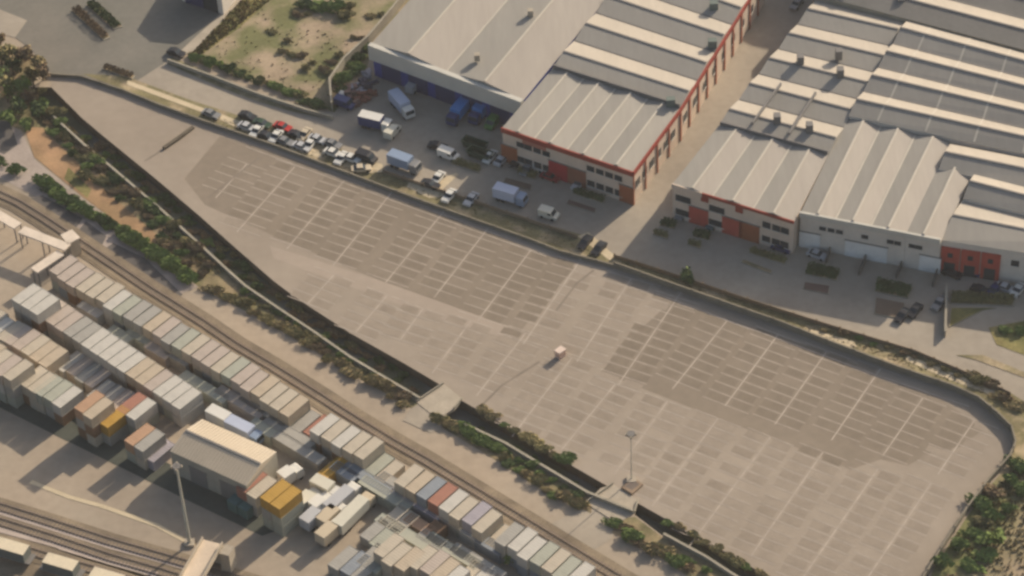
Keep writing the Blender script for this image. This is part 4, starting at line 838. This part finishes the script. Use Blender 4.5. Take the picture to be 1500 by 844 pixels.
bed([(150, 102), (194, 117), (198, 112), (154, 96)], 'brown', 'dark narrow bed at the foot of the asphalt road')
# trees
def tree(px, py, h, r, kind, label, group):
    p = G(px, py); rt = empty('tree', p); tag(rt, label, 'tree', group)
    mb = MB().tube(O0, Vector((.1, .05, h*.6)), .2, .1, 7)
    for k in range(5):
        a = R.uniform(0, 6.28); mb.tube(Vector((.06, .03, h*R.uniform(.3, .5))), Vector((math.cos(a)*r*.6, math.sin(a)*r*.6, h*R.uniform(.6, .85))), .08, .03, 5)
    mb.build('trunk', M_trunk, rt)
    o = link('crown', leafmesh(kind, R.randint(0, 3), 1.0, 1.0, 1.3, 700, .14), rt); o.scale = (r, r, h*.55); o.location = (0, 0, h*.25); o.rotation_euler = (0, 0, R.uniform(0, 6))
for px, py, k in [(-2, 72, 'brown'), (14, 88, 'olive'), (40, 88, 'brown'), (58, 104, 'dry'), (20, 110, 'dark'), (2, 122, 'dark'), (34, 140, 'green'), (12, 150, 'green'), (28, 168, 'dark'), (46, 160, 'brown'), (66, 116, 'brown'), (3, 95, 'olive'), (28, 98, 'brown'), (50, 128, 'olive'), (10, 132, 'olive'), (44, 192, 'green'), (62, 168, 'dark'), (18, 182, 'green')]:
    tree(px, py, R.uniform(3.6, 5.2), R.uniform(1.9, 2.6), k, {'brown': 'brown-leaved', 'olive': 'olive green', 'dry': 'dry yellowish', 'dark': 'dark green', 'green': 'mid green'}[k]+' tree in the clump at the upper left edge', 'trees in the upper left clump')
tree(751, 822, 3.4, 1.9, 'bright', 'small bright green tree among the containers at the bottom', None)
tree(764, 832, 2.8, 1.5, 'bright', 'smaller bright green tree touching the one among the containers', None)
tree(1455, 800, 4.0, 2.2, 'bright', 'leafy bright green tree on the slope at the lower right', None)
# grass tufts
mb = MB()
def tufts(quad, n, h=.25):
    P = [G(*p) for p in quad]
    for i in range(n):
        p = lerp2(P, R.random(), R.random()); p.z = .08; a = R.uniform(0, 3.14); d = Vector((math.cos(a), math.sin(a), 0))*R.uniform(.1, .35)
        hh = R.uniform(.5, 1.4)*h; mb.face([p-d, p+d, p+d*.7+Z*hh, p-d*.6+Z*hh*.8], R.choice([0, 0, 1, 2]))
tufts([(280, 80), (490, 160), (545, 70), (356, 2)], 250); tufts([(352, 2), (400, -2), (296, 80), (280, 80)], 900, .4)
for a, b in (((315, 178), (560, 262)), ((560, 262), (860, 368)), ((900, 384), (1207, 490)), ((1207, 490), (1440, 572))):
    tufts([(a[0], a[1]+4), (b[0], b[1]+4), (b[0]+4, b[1]-7), (a[0]+4, a[1]-6)], 260, .15)
tufts([(1385, 830), (1560, 860), (1520, 680), (1480, 690)], 1500, .4); tufts([(50, 170), (300, 400), (330, 400), (80, 165)], 1200, .4)
tag(mb.build('dry_grass', [LEAF['olive'], LEAF['dry'], LEAF['brown']]), kind='stuff')

# ------------------------------------------------------------------ haze
hm = bpy.data.materials.new('haze'); hm.use_nodes = True; t = hm.node_tree; t.nodes.remove(t.nodes['Principled BSDF'])
pv = t.nodes.new('ShaderNodeVolumePrincipled'); pv.inputs['Color'].default_value = (.86, .86, .84, 1); pv.inputs['Density'].default_value = HAZE; pv.inputs['Anisotropy'].default_value = .2
t.links.new(pv.outputs[0], t.nodes['Material Output'].inputs['Volume'])
tag(MB().box(O0, X, Y, -4100, 4100, -3100, 6100, -CD-1, CAM.z+4).build('haze', hm), kind='stuff')
